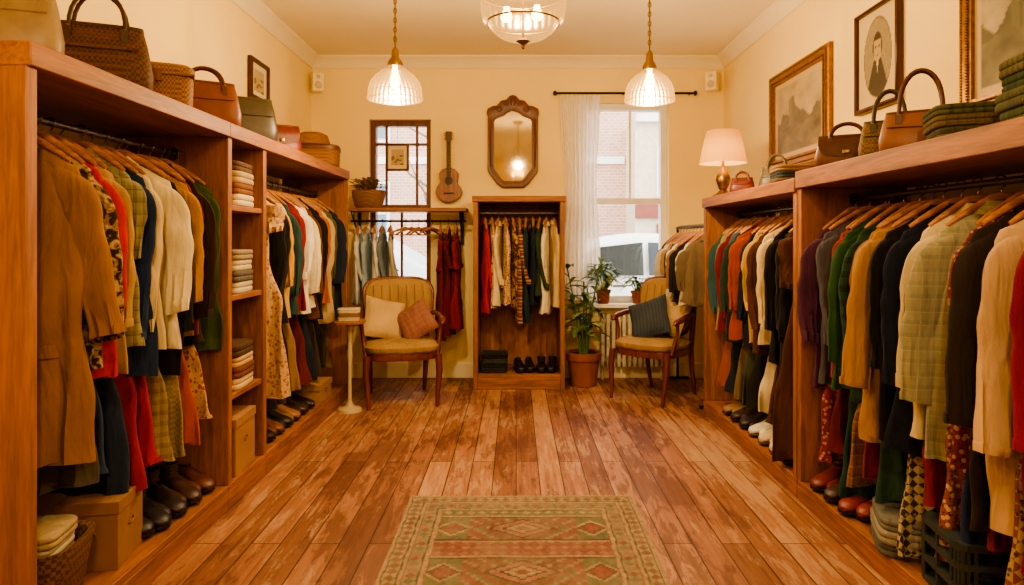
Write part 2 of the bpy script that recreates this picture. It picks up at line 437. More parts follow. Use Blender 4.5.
# ---------------------------------------------------------------- shelving
def shelving(name, y0, y1, ztop, shelves=(), rails=(), near=True, far=True, thick=.07, xf=-1.37, xb=XL+.025, base=.12, pt=.045):
    m = MB()
    if near: m.box(min(xf,xb), max(xf,xb), y0, y0+pt, base, ztop-thick, 0)
    if far: m.box(min(xf,xb), max(xf,xb), y1-pt, y1, base, ztop-thick, 0)
    sg = 1 if xf > xb else -1
    m.box(min(xf+sg*.012,xb), max(xf+sg*.012,xb), y0, y1, ztop-thick, ztop, 1)
    m.box(min(xf,xb), max(xf,xb), y0, y1, base-.03, base, 1)
    m.box(min(xf-sg*.02,xf), max(xf-sg*.02,xf), y0, y1, 0, base-.03, 1)
    a, b_ = y0+(pt if near else 0), y1-(pt if far else 0)
    for z in shelves: m.box(min(xf-sg*.01,xb), max(xf-sg*.01,xb), a, b_, z-.028, z, 1)
    for (xr, zr) in rails:
        m.tube([(xr, a, zr), (xr, b_, zr)], .013, 2, 12)
        for yy in (a, b_): m.lathe([(0,-.008),(.03,-.008),(.03,.008),(0,.008)], mi=2, M=Matrix.Translation((xr,yy,zr)) @ Matrix.Rotation(pi/2,4,'X'), seg=16)
    return m.obj(name, [SHZ, SHY, STEEL], bevel=.004)
shelving('clothes_shelving_unit', 1.91, 3.25, 1.85, rails=[(-1.63, 1.70), (-1.70, .98)], far=False)
shelving('clothes_shelving_unit', 3.25, 3.75, 1.85, shelves=(1.46, 1.02, .54))
shelving('clothes_shelving_unit', 3.75, 5.57, 1.85, rails=[(-1.63, 1.66), (-1.66, .9)], near=False)
shelving('clothes_shelving_unit', 1.55, 3.40, 1.63, rails=[(1.66, 1.49), (1.68, .88)], xf=1.40, xb=XR-.025, thick=.085, base=.10)
shelving('clothes_shelving_unit', 3.41, 5.10, 1.60, rails=[(1.66, 1.48), (1.68, .8)], xf=1.40, xb=XR-.025, base=.10)

# ---------------------------------------------------------------- garments
def garment(name, loc, Ln, mat, kind='shirt', rz=0, hw=.205, sl=.56, trim=None, th=.026, flare=1.0, out=None):
    rnd = random.Random(int(abs(loc[0]*731+loc[1]*977+loc[2]*37)*100) % 99991)
    m = MB(); SEG = 40
    top = -.092
    hw *= rnd.uniform(.93, 1.07)
    aisle = 1 if loc[0] < 0 else -1
    skirt = kind == 'skirt'
    if skirt: wt = [(0, hw*.66), (.03, hw*.67), (.18, hw*.85), (Ln, hw*1.05*flare)]
    elif kind == 'dress': wt = [(0,.06),(.008,.08),(.02,.11),(.05,.15),(.08,hw-.04),(.11,hw-.035),(.2,hw*.76),(.38,hw*.66),(.6,hw*.92),(Ln,hw*1.2*flare)]
    else: wt = [(0,.048),(.010,.072),(.028,.11),(.052,.148),(.078,hw-.03),(.11,hw-.018),(.18,hw*.92),(.4,hw*.95),(Ln,hw*rnd.uniform(.98, 1.16)*flare)]
    tt = [(0,.010),(.03,.014),(.07,th*.8),(.2,th),(Ln,th*1.3)]
    k1 = 2*pi/rnd.uniform(.09,.16); k2 = 2*pi/rnd.uniform(.045,.07); p1 = rnd.uniform(0,6); p2 = rnd.uniform(0,6); dr = rnd.uniform(-2,2)
    big = 1.5 if kind in ('dress', 'skirt') else 1.3
    so = Vector((rnd.uniform(-50, 50), rnd.uniform(-50, 50), 0))
    def fold(x, s):
        A = (.002+.010*min(1, s/Ln)**1.1)*big
        return A*(sin(k1*x+p1+dr*s)+.45*sin(k2*x+p2-dr*s))+.012*noise.noise(Vector((x*9, s*4, 0))+so)
    ss = [0,.010,.028,.052,.078,.11,.145]
    nr = 20
    for i in range(1, nr+1): ss.append(.145+(Ln-.145)*i/nr)
    E = 2.4; rings = []
    tl_ = rnd.uniform(-.025, .025)
    for s in ss:
        w = lerp_tab(wt, s); t = lerp_tab(tt, s); r = []
        for j in range(SEG):
            a = 2*pi*j/SEG; c, d = cos(a), sin(a)
            x = w*math.copysign(abs(c)**(2/E), c); y = t*math.copysign(abs(d)**(2/E), d)
            x += .026*noise.noise(Vector((3 if c > 0 else -3, s*5, 2))+so)*min(1, s*4)
            r.append((x, y+fold(x, s), top-s+(.010*sin(7*x/hw+p2)+tl_*x/hw)*(1 if s > Ln*.96 else 0)))
        rings.append(r)
    m.rings(rings, 0, True, True)
    def front(x, s):
        w = lerp_tab(wt, s); t = lerp_tab(tt, s)
        return -t*max(0, 1-min(1, abs(x/w))**E)**(1/E)+fold(x, s)
    mats = [mat, trim or mat, HANG, STEEL, plain('button', '#3a2a1c', .3)]
    if kind in ('shirt', 'coat', 'jacket', 'dress') and sl > 0:
        for sg in (-1, 1):
            rr = []; NS = 24; yb = rnd.uniform(-.065, .015); ph = rnd.uniform(0, 6); sl2 = sl*rnd.uniform(.86, 1.05)
            xo = rnd.uniform(-.01, .06) if out is None else out
            if sg != aisle: xo = -.02
            bow = rnd.uniform(-.008, .03); NJ = 18
            wid = .066 if kind in ('coat', 'jacket') else .058
            fq = rnd.uniform(20, 30)
            for i in range(NS+1):
                u = i/NS
                k = lerp_tab([(0,.30),(.03,.72),(.08,.95),(.14,1.04),(.5,.90),(1,.66 if kind == 'shirt' else .80)], u)
                cx = hw-.092+.052*sin(min(u*3.2, 1)*pi/2)+xo*u+bow*sin(u*pi)
                cy = yb*u*u*1.4; cz = top-.062-u*sl2
                r = []
                for j in range(NJ):
                    a = 2*pi*j/NJ; c, d = cos(a), sin(a)
                    el = math.exp(-((u-.48)/.2)**2)
                    q = 1+(.012+.06*el)*sin(u*fq+1.8*sin(a+ph)+ph)+.18*noise.noise(Vector((c*1.3, d*1.3, u*4+sg*9))+so)
                    ex = math.copysign(abs(c)**.85, c); ey = math.copysign(abs(d)**.85, d)
                    r.append((sg*(cx+wid*k*q*ex), cy+.023*k*q*ey+.007*sin(9*c+ph+u*3)*u, cz-.022*c*(1-min(1, u*7))+(.010*c if i == NS else 0)))
                rr.append(r)
            if sg < 0: rr = [list(reversed(r)) for r in rr]
            m.rings(rr, 0, True, True, capc=.03)
            c1 = rr[-1]
            cen = Vector((0,0,0))
            for p in c1: cen += Vector(p)
            cen /= NJ
            def sc_(p, f, dz): return (cen.x+(p[0]-cen.x)*f, cen.y+(p[1]-cen.y)*f, p[2]+dz)
            ch = .05 if kind == 'shirt' else .03
            m.rings([[sc_(p,1.02,ch) for p in c1],[sc_(p,1.07,ch-.003) for p in c1],[sc_(p,1.07,.0) for p in c1],[sc_(p,.93,-.001) for p in c1]], 1, False)
    if kind in ('shirt', 'coat', 'jacket'):
        r0 = []; r1 = []; r2 = []; kk = 1.15 if kind != 'shirt' else 1
        for j in range(20):
            a = 2*pi*j/20
            r0.append((.052*cos(a), .018*sin(a), top-.004)); r1.append((.050*cos(a)*kk, .022*sin(a)*kk, top+.026*kk+.006*sin(a))); r2.append((.078*cos(a)*kk, .034*sin(a)*kk, top-.016+.01*sin(a)))
        m.rings([r0, r1, r2], 1, False)
    def strip(pts, mi):
        vs = []; fs = []
        for i, (xa, xb, s) in enumerate(pts):
            for q in range(4):
                x = xa+(xb-xa)*q/3; vs.append((x, front(x, s)-.004-.003*sin(q/3*pi), top-s))
            if i:
                for q in range(3): fs.append(((i-1)*4+q, (i-1)*4+q+1, i*4+q+1, i*4+q))
        m.add(vs, fs, mi, True)
    if kind in ('coat', 'jacket'):
        le = min(.34, Ln*.42)
        for sg in (-1, 1):
            strip([(sg*.05, sg*.072, .005), (sg*.042, sg*.09, .06), (sg*.03, sg*.098, .12), (sg*.018, sg*.075, le*.66), (sg*.003, sg*.02, le)], 1)
        strip([(-.008, .012, le+(Ln-le)*i/8) for i in range(9)], 1)
        for i in range(3):
            s = le+.02+i*(Ln-le)*.28
            m.loft([(0, 0, -.003, .010, .010, 2), (0, 0, .003, .008, .008, 2)], 4, 8, M=Matrix.Translation((.02, front(.02, s)-.008, top-s)) @ Matrix.Rotation(pi/2, 4, 'X'))
        if Ln > .6:
            for sg in (-1, 1): strip([(sg*.07, sg*.15, Ln*.62), (sg*.07, sg*.15, Ln*.62+.045)], 1)
    elif kind == 'shirt':
        strip([(-.015, .015, .01+(Ln-.02)*i/12) for i in range(13)], 1)
        for i in range(6):
            s = .06+i*(Ln-.1)/6
            m.loft([(0, 0, -.002, .006, .006, 2), (0, 0, .003, .005, .005, 2)], 4, 6, M=Matrix.Translation((0, front(0, s)-.009, top-s)) @ Matrix.Rotation(pi/2, 4, 'X'))
    elif skirt:
        w0 = lerp_tab(wt, 0)
        m.loft([(0,0,top+.004,w0*1.01,.016,2.6),(0,0,top-.03,w0*1.03,.021,2.6)], 1, 24)
    hx = hw-.05 if not skirt else hw*.62
    if skirt: m.tube([(-hx,0,-.075),(-hx*.6,0,-.072),(-.02,0,-.064),(0,0,-.060),(.02,0,-.064),(hx*.6,0,-.072),(hx,0,-.075)], [.008,.010,.012,.012,.012,.010,.008], 2, 8)
    else: m.tube([(-hx,0,-.150),(-hx*.8,0,-.125),(-hx*.5,0,-.092),(-.03,0,-.058),(0,0,-.052),(.03,0,-.058),(hx*.5,0,-.092),(hx*.8,0,-.125),(hx,0,-.150)], [.007,.010,.013,.014,.014,.014,.013,.010,.007], 2, 8)
    if skirt:
        for sg in (-1, 1): m.box(sg*hx*.8-.012, sg*hx*.8+.012, -.02, .02, -.115, -.065, 3)
    hk = [(0,0,-.06),(0,0,-.03),(.004,0,-.022)]
    for i in range(9):
        a = radians(-60+i*30); hk.append((.019*cos(a), 0, .0+.019*sin(a)))
    m.tube(hk, .0028, 3, 6)
    return m.obj(name, mats, loc=loc, rz=rz, sharp=60)

F = fabric
S = lambda h: fabric('solid', h)
lst = [
 ('camel_overcoat', 'coat', 1.06, S('#8c6238'), .66), ('leopard_print_blouse', 'shirt', .74, F('camo','#2e2014','#7c6038','#a8885c',sc=1.5), .66), ('red_cardigan', 'shirt', .80, S('#a81c18'), .64),
 ('tan_blazer', 'jacket', .78, S('#a5834f'), .62), ('sage_plaid_shirt', 'shirt', .72, F('plaid','#8c8460','#747050','#5a4a34'), .36), ('navy_jacket', 'jacket', .84, S('#1a2844'), .64),
 ('cream_sweater', 'shirt', .74, S('#c8b284'), .60), ('ivory_shirt', 'shirt', .76, S('#d4c49a'), .60), ('black_blazer', 'jacket', .86, S('#17140f'), .62), ('mustard_cardigan', 'shirt', .75, S('#a07024'), .57),
 ('brick_red_shirt', 'shirt', .72, S('#7c2c18'), .56), ('dark_brown_jacket', 'jacket', .80, S('#32221a'), .6), ('forest_green_cardigan', 'shirt', .82, S('#3a4a1c'), .66)]
for i, (n, k, ln, mt, sl) in enumerate(lst):
    y = 2.23+i*.079
    garment(n, (-1.63+R.uniform(-.02,.02), y, 1.70), ln, mt, k, radians(R.uniform(-5,12)), sl=sl, hw=.215 if k != 'coat' else .230, th=.024 if i else .03, out=(.095, .085, .06, .06)[i] if i < 4 else None)
low = [('gray_wool_skirt', S('#4c463c')), ('denim_skirt',S('#26344e')), ('navy_skirt',S('#20293c')), ('burgundy_skirt',S('#8c1a22')), ('crimson_skirt',S('#961e26')), ('plaid_wool_skirt',F('plaid','#8a7a50','#6c6040','#7c4030')), ('tweed_skirt',F('check','#7a6844','#8c7a54')), ('rust_skirt',S('#9a4424')), ('floral_midi_skirt',F('floral','#b0895c','#8c4430','#6a5838',sc=1.3))]
for i, (n, mt) in enumerate(low):
    garment(n, (-1.655, 2.31+i*.10, .98), .50+R.uniform(-.08,.05), mt, 'skirt', radians(R.uniform(-5,5)), hw=.235, th=.03)
lst = [
 ('floral_tea_dress', 'dress', 1.17, F('floral','#c09a6c','#98644a','#8a7a54',sc=1.2), .18), ('black_overcoat','coat',.86,S('#15120f'),.6), ('charcoal_jacket','jacket',.80,S('#24211e'),.58), ('mustard_sweater','shirt',.72,S('#b9842c'),.56),
 ('ochre_shirt','shirt',.76,S('#c49a50'),.56), ('teal_cardigan','shirt',.74,S('#27403c'),.56), ('wine_blouse','shirt',.75,S('#7e1f22'),.55), ('white_blouse','shirt',.78,S('#d8ccb0'),.56), ('cream_linen_shirt','shirt',.76,S('#cfbf98'),.56),
 ('brown_suede_jacket','jacket',.82,S('#573318'),.58), ('black_velvet_blazer','jacket',.85,S('#1b1513'),.58), ('orange_knit_sweater','shirt',.74,S('#a85a28'),.56), ('beige_trench_coat','coat',.92,S('#b09468'),.6), ('olive_shirt','shirt',.78,S('#54502c'),.56), ('navy_wool_coat','coat',.9,S('#1f2433'),.6)]
for i, (n, k, ln, mt, sl) in enumerate(lst):
    if i == 0: garment(n, (-1.585, 3.90, 1.66), ln, mt, k, radians(14), sl=sl, hw=.225)
    else: garment(n, (-1.62+R.uniform(-.015,.015), 3.90+i*.106, 1.66), ln, mt, k, radians(R.uniform(-3,10)), sl=sl)
for i, h in enumerate(['#2a2a34','#4a3428','#1d1a18','#8a6a48','#5c2020','#20242e','#3a3024','#1a1614','#6a5638']):
    garment('wool_skirt', (-1.66, 4.06+i*.155, .90), .5, S(h), 'skirt', radians(R.uniform(-5,5)), hw=.225, th=.032)
lst = [
 ('burgundy_overcoat','coat',1.06,S('#741220'),.70), ('peach_cream_coat','coat',.98,S('#bc9a70'),.70), ('charcoal_tweed_coat','coat',1.0,S('#2a211c'),.70), ('red_floral_blouse','shirt',.86,F('floral','#6c2420','#a07850','#2c1a16',sc=1.6),.66),
 ('sage_check_jacket','jacket',.86,F('plaid','#948e70','#848264','#a8a080'),.64), ('ivory_cardigan','shirt',.82,S('#cbb688'),.62), ('navy_blazer','jacket',.90,S('#161b2a'),.64), ('black_wool_jacket','jacket',.88,S('#14110f'),.62),
 ('camel_coat','coat',.92,S('#9c7444'),.64), ('tan_corduroy_jacket','jacket',.84,F('stripe','#946838','#885e30'),.62), ('forest_striped_sweater','shirt',.80,F('hstripe','#26402a','#1c3020'),.6), ('emerald_cardigan','shirt',.76,S('#2a4a2c'),.56), ('rust_red_shirt','shirt',.72,S('#8c3020'),.54),
 ('slate_grey_shirt','shirt',.78,S('#4a484e'),.56), ('plum_blouse','shirt',.80,S('#4c2a44'),.56)]
for i, (n, k, ln, mt, sl) in enumerate(lst):
    garment(n, (1.65+R.uniform(-.02,.02), 1.93+i*.0965, 1.49), ln, mt, k, radians(R.uniform(-13,6)), sl=sl, hw=.226 if k == 'coat' else .215, th=.03, out=None if i > 9 else R.uniform(.035,.10))
low = [F('diamond','#a88c5c','#7c4430','#3a4044'), S('#6a1c22'), S('#1c2b4a'), F('floral','#8c4a34','#c0a078','#3a2a20',sc=1.5), S('#7c1a1e'), F('diamond','#a89878','#3c342c','#8a7a60'), S('#243c30'), S('#6c1c28'), F('plaid','#7c5230','#644428','#a8885c'), S('#1f3a30'), S('#5a1c2c'), F('floral','#7c2c34','#a87c64','#401820',sc=1.6)]
nm = ['diamond_knit_skirt','maroon_skirt','royal_blue_skirt','paisley_skirt','scarlet_skirt','patterned_knit_skirt','green_pleated_skirt','crimson_velvet_skirt','tartan_skirt','bottle_green_skirt','wine_skirt','rose_print_skirt']
for i, mt in enumerate(low):
    garment(nm[i], (1.665, 1.98+i*.113, .88), (.62 if i in (0, 3, 5, 9) else .50)+R.uniform(-.06,.04), mt, 'skirt', radians(R.uniform(-6,4)), hw=.235, th=.034)
lst = [
 ('long_brown_dress','dress',1.22,S('#4a2c1c'),.3), ('black_evening_coat','coat',.95,S('#13110f'),.6), ('dark_grey_suit_jacket','jacket',.84,S('#2b2826'),.58), ('black_cardigan','shirt',.8,S('#181412'),.56), ('cream_knit_sweater','shirt',.7,S('#c8b080'),.54),
 ('brown_leather_jacket','jacket',.76,S('#462818'),.56), ('tan_shirt','shirt',.74,S('#a07844'),.55), ('golden_blouse','shirt',.74,S('#b08a3f'),.55), ('dark_navy_shirt','shirt',.78,S('#1a2030'),.56), ('rust_cardigan','shirt',.74,S('#8c3a1c'),.56), ('pine_green_jacket','jacket',.78,S('#23362a'),.56), ('blue_grey_shirt','shirt',.75,S('#4a5560'),.56), ('burgundy_sweater','shirt',.72,S('#641c22'),.55), ('khaki_shirt','shirt',.74,S('#8a7a4c'),.55), ('teal_blouse','shirt',.72,S('#2f4c4c'),.55)]
for i, (n, k, ln, mt, sl) in enumerate(lst):
    if i == 0: garment(n, (1.60, 3.53, 1.48), ln, mt, k, radians(-12), sl=sl, hw=.225)
    else: garment(n, (1.64+R.uniform(-.015,.015), 3.53+i*.102, 1.48), ln, mt, k, radians(R.uniform(-9,3)), sl=sl)
for i, h in enumerate(['#d8c8a8','#4c3020','#c9b894','#1f1c1a','#3a4030','#6a5a40','#20242c','#8a4a2c']):
    garment('pleated_skirt', (1.66, 3.74+i*.155, .80), .46, S(h), 'skirt', radians(R.uniform(-5,5)), hw=.225, th=.034)
m = MB()
for yy in (5.22, 6.34): m.tube([(1.5,yy,0),(1.5,yy,1.40)], .012, 0); m.tube([(1.40,yy,.012),(1.60,yy,.012)], .012, 0)
m.tube([(1.5,5.2,1.40),(1.5,6.36,1.40)], .013, 0)
m.obj('garment_rack', [BLACK])
for i, (h, n) in enumerate([('#6c5c48','taupe_shirt'),('#c9bca0','linen_shirt'),('#24201e','black_shirt'),('#8c6a48','brown_shirt'),('#d8d0bc','white_shirt'),('#3a3634','grey_shirt'),('#a8885c','camel_shirt'),('#c8c0ac','pale_shirt'),('#5a4634','mocha_shirt')]):
    garment(n, (1.5, 5.34+i*.112, 1.40), .54, S(h), 'shirt', radians(R.uniform(-6,3)), sl=.40, hw=.20)

# centre cabinet
m = MB(); x0, x1, y0, y1 = -.37, .42, 5.88, 6.36
m.box(x0, x0+.04, y0, y1, 0, 1.62, 0); m.box(x1-.04, x1, y0, y1, 0, 1.62, 0)
m.box(x0-.01, x1+.01, y0-.01, y1, 1.62, 1.67, 2); m.box(x0+.04, x1-.04, y0, y1, .0, .10, 2); m.box(x0+.04, x1-.04, y0+.0, y1, .10, .13, 2)
m.box(x0+.04, x1-.04, y1-.015, y1, .13, 1.62, 0)
m.tube([(x0+.04, 6.12, 1.53), (x1-.04, 6.12, 1.53)], .012, 3, 12)
m.obj('display_wardrobe', [SHZ, SHY, SHX, STEEL], bevel=.004)
lst = [('berry_red_blouse',S('#9c2430'),.78), ('ditsy_print_blouse',F('floral','#b89a6c','#5c3a28','#8c3a2c',sc=1.5),.74), ('cream_lace_blouse',S('#cdb98e'),.72), ('dotted_tunic',F('floral','#caa878','#6a4a30','#7c2a20',sc=1.8),.70), ('paisley_shirt',F('camo','#a8804c','#6c4428','#3a2a20'),.74), ('knitted_scarf_top',F('hstripe','#7c2c20','#a88854','#3a4a3c',sc=2),.86), ('dark_teal_dress',S('#1f3236'),.84), ('navy_cardigan',S('#1c2334'),.70), ('bottle_green_shirt',S('#2c3a24'),.66), ('ivory_blouse',S('#d8caa4'),.80), ('oatmeal_cardigan',S('#c2a878'),.74)]
for i, (n, mt, ln) in enumerate(lst):
    garment(n, (-.28+i*.0615, 6.12, 1.53), ln, mt, 'shirt', radians(90+R.uniform(-12,12)), hw=.185, sl=.50, th=.022, out=.0)

m = MB()
m.box(-1.50, -.44, 6.02, 6.34, 1.545, 1.575, 2)
for x in (-1.46, -.50):
    m.tube([(x,6.37,1.30),(x,6.05,1.545)], .009, 1); m.box(x-.012, x+.012, 6.34, 6.395, 1.25, 1.56, 1)
    m.tube([(x,6.15,1.55),(x,6.15,1.46)], .006, 1)
m.tube([(-1.49,6.15,1.46),(-.45,6.15,1.46)], .010, 1)
m.obj('wall_shelf_with_rail', [SHZ, BLACK, SHX], bevel=.002)
for i, (h, n) in enumerate([('#c9c6bc','white_cotton_shirt'),('#8fa0a8','pale_blue_shirt'),('#d8d0bc','ivory_cotton_shirt'),('#6c7880','blue_chambray_shirt'),('#b0a890','stone_shirt')]):
    garment(n, (-1.42+i*.072, 6.15, 1.46), .66, S(h), 'shirt', radians(90+R.uniform(-14,14)), hw=.172, sl=.44, th=.02, out=0)
for i, (h, n) in enumerate([('#641c28','burgundy_dress'),('#58141f','maroon_dress'),('#74202c','wine_dress')]):
    garment(n, (-.68+i*.07, 6.15, 1.46), .98-.05*i, S(h), 'dress', radians(90+R.uniform(-8,8)), hw=.172, sl=.3, out=0)
for i in range(5):
    m = MB(); m.tube([(-.19,0,-.125),(-.11,0,-.088),(0,0,-.06),(.11,0,-.088),(.19,0,-.125)], [.008,.01,.012,.01,.008], 0); m.tube([(-.18,0,-.125),(.18,0,-.125)], .005, 0)
    m.tube([(0,0,-.06),(0,0,-.03)]+[(.019*cos(radians(-60+k*30)),0,.019*sin(radians(-60+k*30))) for k in range(9)], .0028, 1, 6)
    m.obj('wooden_hanger', [HANG, STEEL], loc=(-1.0+i*.06, 6.15, 1.46), rz=radians(60+R.uniform(-20,20)))

# ---------------------------------------------------------------- chairs
def chair(name, loc, rz, uph, wd):
    m = MB()
    for sg in (-1, 1):
        m.tube([(sg*.235,-.265,0),(sg*.24,-.25,.10),(sg*.255,-.235,.26),(sg*.25,-.225,.40)], [.014,.017,.024,.026], 1, 10)
        m.tube([(sg*.205,.32,0),(sg*.21,.27,.18),(sg*.215,.235,.40),(sg*.225,.26,.62),(sg*.215,.315,.84)], [.015,.02,.024,.02,.017], 1, 10)
        m.tube([(sg*.222,.262,.66),(sg*.262,.16,.685),(sg*.29,.02,.675),(sg*.298,-.10,.655),(sg*.290,-.15,.645),(sg*.283,-.165,.625)], [.016,.019,.022,.024,.022,.013], 1, 10)
        m.tube([(sg*.285,-.12,.65),(sg*.275,-.10,.55),(sg*.262,-.13,.46),(sg*.25,-.15,.385)], [.016,.015,.017,.019], 1, 10)
    e = 3.6
    m.loft([(0,0,.355,.25,.235,e),(0,0,.36,.262,.247,e),(0,0,.40,.265,.25,e),(0,0,.415,.26,.245,e)], 1, 40)
    m.loft([(0,-.01,.412,.255,.245,e),(0,-.01,.43,.268,.26,e),(0,-.01,.46,.268,.26,e),(0,-.01,.485,.24,.23,3),(0,-.01,.497,.16,.15,2.5),(0,-.01,.50,.06,.06,2)], 0, 40)
    out = []
    n = 48
    for j in range(n):
        a = 2*pi*j/n; c, d = cos(a), sin(a)
        x = .245*math.copysign(abs(c)**(2/4.6), c); z = .225*math.copysign(abs(d)**(2/3.8), d)
        x *= 1+.08*(z/.22); z += .02*(1-(x/.25)**2) if z > 0 else 0
        out.append((x, z))
    Mb = Matrix.Translation((0, .275, .72)) @ Matrix.Rotation(radians(-12), 4, 'X')
    def ring(k, y):
        r = []
        for x, z in out:
            xx, zz = x*k, z*k
            r.append((xx, y-.9*(xx*xx)+(.010*abs(sin(xx*pi/.062)) if k < .95 else 0), zz))
        return r
    fr = [(1.0,.0),(1.0,-.025),(.95,-.042),(.9,-.048),(.85,-.052),(.75,-.055),(.6,-.058),(.45,-.06),(.3,-.06),(.15,-.06),(.02,-.06)]
    bk = [(1.0,.0),(.97,.018),(.8,.024),(.4,.026),(.02,.026)]
    m.rings([ring(k, y) for k, y in fr], 0, False, True, M=Mb)
    m.rings([ring(k, y) for k, y in bk], 0, False, True, M=Mb)
    # channel piping
    for i in range(-3, 4):
        xx = i*.062; m.tube([(xx, -.062-.9*xx*xx, -.17), (xx, -.066-.9*xx*xx, 0), (xx, -.060-.9*xx*xx, .18)], .0022, 2, 5, M=Mb)
    m.tube([p for p in ring(1.03, -.008)], .015, 1, 8, closed=True, M=Mb)
    return m.obj(name, [uph, wd, S('#6c5230')], loc=loc, rz=rz, sharp=50)
TANV = S('#9a7a4c')
CHW = wood('mahogany', '#6b2f16', 'z', .3)
CH1 = (-.93, 5.50, 0); CH2 = (1.13, 5.62, 0)
chair('upholstered_armchair', CH1, radians(14), TANV, CHW).scale = (1.1, 1.05, 1.0)
chair('upholstered_armchair', CH2, radians(-42), TANV, CHW)
def cushion(name, loc, size, mat, rot):
    m = MB(); n = 14; top = []; bot = []
    for i in range(n+1):
        for j in range(n+1):
            u = -1+2*i/n; v = -1+2*j/n
            h = max(0, (1-u**4)*(1-v**4))**.6*.30
            px = u*(1-.07*(1-abs(v))*abs(u)); pz = v*(1-.07*(1-abs(u))*abs(v))
            top.append((px*size/2, -h*size*.5, pz*size/2)); bot.append((px*size/2, h*size*.5, pz*size/2))
    fs = []
    for i in range(n):
        for j in range(n):
            a = i*(n+1)+j; fs.append((a, a+n+1, a+n+2, a+1))
    o = (n+1)**2
    m.add(top+bot, fs+[tuple(reversed([k+o for k in f])) for f in fs])
    m.obj(name, [mat], loc=loc, rot=rot, sharp=80)
def onchair(ch, rz, p):
    v = Matrix.Rotation(rz, 3, 'Z') @ Vector(p); return (ch[0]+v.x, ch[1]+v.y, p[2])
cushion('cream_cushion', onchair(CH1, radians(14), (-.13, .06, .65)), .34, S('#b89a68'), (radians(-22), radians(14), radians(28)))
cushion('dusty_rose_cushion', onchair(CH1, radians(14), (.12, .0, .63)), .30, F('plaid','#86584a','#8e6252','#7a4e42'), (radians(-28), radians(-32), radians(4)))
cushion('slate_blue_cushion', onchair(CH2, radians(-42), (-.02, -.03, .645)), .35, F('stripe','#3c4248','#32383e'), (radians(-30), radians(-20), radians(-30)))
cushion('beige_cushion', onchair(CH2, radians(-42), (.11, .09, .66)), .30, S('#b09264'), (radians(-20), radians(15), radians(-48)))

# ---------------------------------------------------------------- rug
def vgrid(name, nx, ny, fx, col, mat, thick=0, loc=(0,0,0), rot=(0,0,0)):
    vs = []; fs = []; cs = []
    for j in range(ny+1):
        for i in range(nx+1):
            u, v = i/nx, j/ny
            vs.append(fx(u, v)); cs.append(col(u, v))
    for j in range(ny):
        for i in range(nx):
            a = j*(nx+1)+i; fs.append((a, a+1, a+nx+2, a+nx+1))
    me = bpy.data.meshes.new(name); me.from_pydata(vs, [], fs)
    ca = me.color_attributes.new('Col', 'FLOAT_COLOR', 'POINT')
    ca.data.foreach_set('color', [x for c in cs for x in c])
    me.materials.append(mat); me.update()
    o = bpy.data.objects.new(name, me); scene.collection.objects.link(o); o.location = loc; o.rotation_euler = rot
    if thick:
        s = o.modifiers.new('solid', 'SOLIDIFY'); s.thickness = thick; s.offset = -1
    return o
RW, RLn = 1.10, 1.95
cT, cG, cR, cD, cO, cK = C('#9c8668'), C('#5c6248'), C('#7c443c'), C('#40342e'), C('#946456'), C('#807860')
rrg = random.Random(5)
jit = {}
def rugcol(u, v):
    x = (u-.5)*RW; y = v*RLn
    ex = min(RW/2-abs(x), y, RLn-y)
    wob = .004*sin(y*40)+.003*sin(x*55)
    ex += wob*.5
    key = (int(x/.012+500), int(y/.018))
    if key not in jit: jit[key] = rrg.uniform(.72, 1.15)
    fade = jit[key]
    run = min(y, RLn-y) < RW/2-abs(x)
    t = x if run else y
    if ex < .016: c = cT
    elif ex < .022: c = cD
    elif ex < .07:
        a = abs((t/.05) % 1-.5)*2; b = abs((ex-.046)/.024)
        c = cR if a+b < .7 else (cG if a+b < 1.0 else cT)
    elif ex < .078: c = cD
    elif ex < .092: c = cT
    elif ex < .098: c = cR
    elif ex < .150:
        k = int(math.floor(t/.045)) % 3
        f = abs((t/.045) % 1-.5)*2; g = abs(ex-.124)/.022
        c = (cG, cR, cO)[k] if f+g < 1 else cK
    elif ex < .157: c = cD
    elif ex < .175: c = cT
    elif ex < .18: c = cR
    else:
        yy = RLn-y-.18
        per = .40; f = (yy/per) % 1-.5
        dx = math.floor(abs(x)/.010)*.010; dy = math.floor(abs(f*per)/.010)*.010
        r1 = dx/.13+dy/.085
        q = int(yy/.02); a = abs(((x+.004)/.052) % 1-.5)*2
        if abs(f) > .28:
            b = (abs(f)-.28)/.22
            base = cR if int(yy/per+.5) % 2 else cG
            c = base
            if b < .14: c = cD
            elif b < .28: c = cT
            elif a+abs(((yy/.052) % 1)-.5)*2 < .75: c = cO if base == cR else cT
        elif r1 < .22: c = cR
        elif r1 < .5: c = cT
        elif r1 < .62: c = cD
        elif r1 < 1.0: c = cO
        elif r1 < 1.12: c = cD
        elif r1 < 1.9 and (math.floor(abs(x)/.02)+math.floor(abs(f*per)/.02)) % 3 == 0: c = cG
        elif abs(x) > .24:
            d2 = math.floor(abs(abs(x)-.31)/.01)*.01+dy
            c = cR if d2 < .045 else (cD if d2 < .055 else (cT if d2 < .08 else cG))
        else: c = cR if (math.floor(abs(x)/.02)+q) % 4 else cK
    return (c[0]*fade, c[1]*fade, c[2]*fade, 1)
RUGM = vcol_mat('rug_wool', .95, 1)
rug = vgrid('patterned_area_rug', 220, 360, lambda u, v: ((u-.5)*RW+.004*sin(v*9), v*RLn, .011+.001*sin(u*20)*sin(v*31)), rugcol, RUGM, thick=.009, loc=(.035, 1.46, 0), rot=(0,0,radians(.4)))
m = MB()
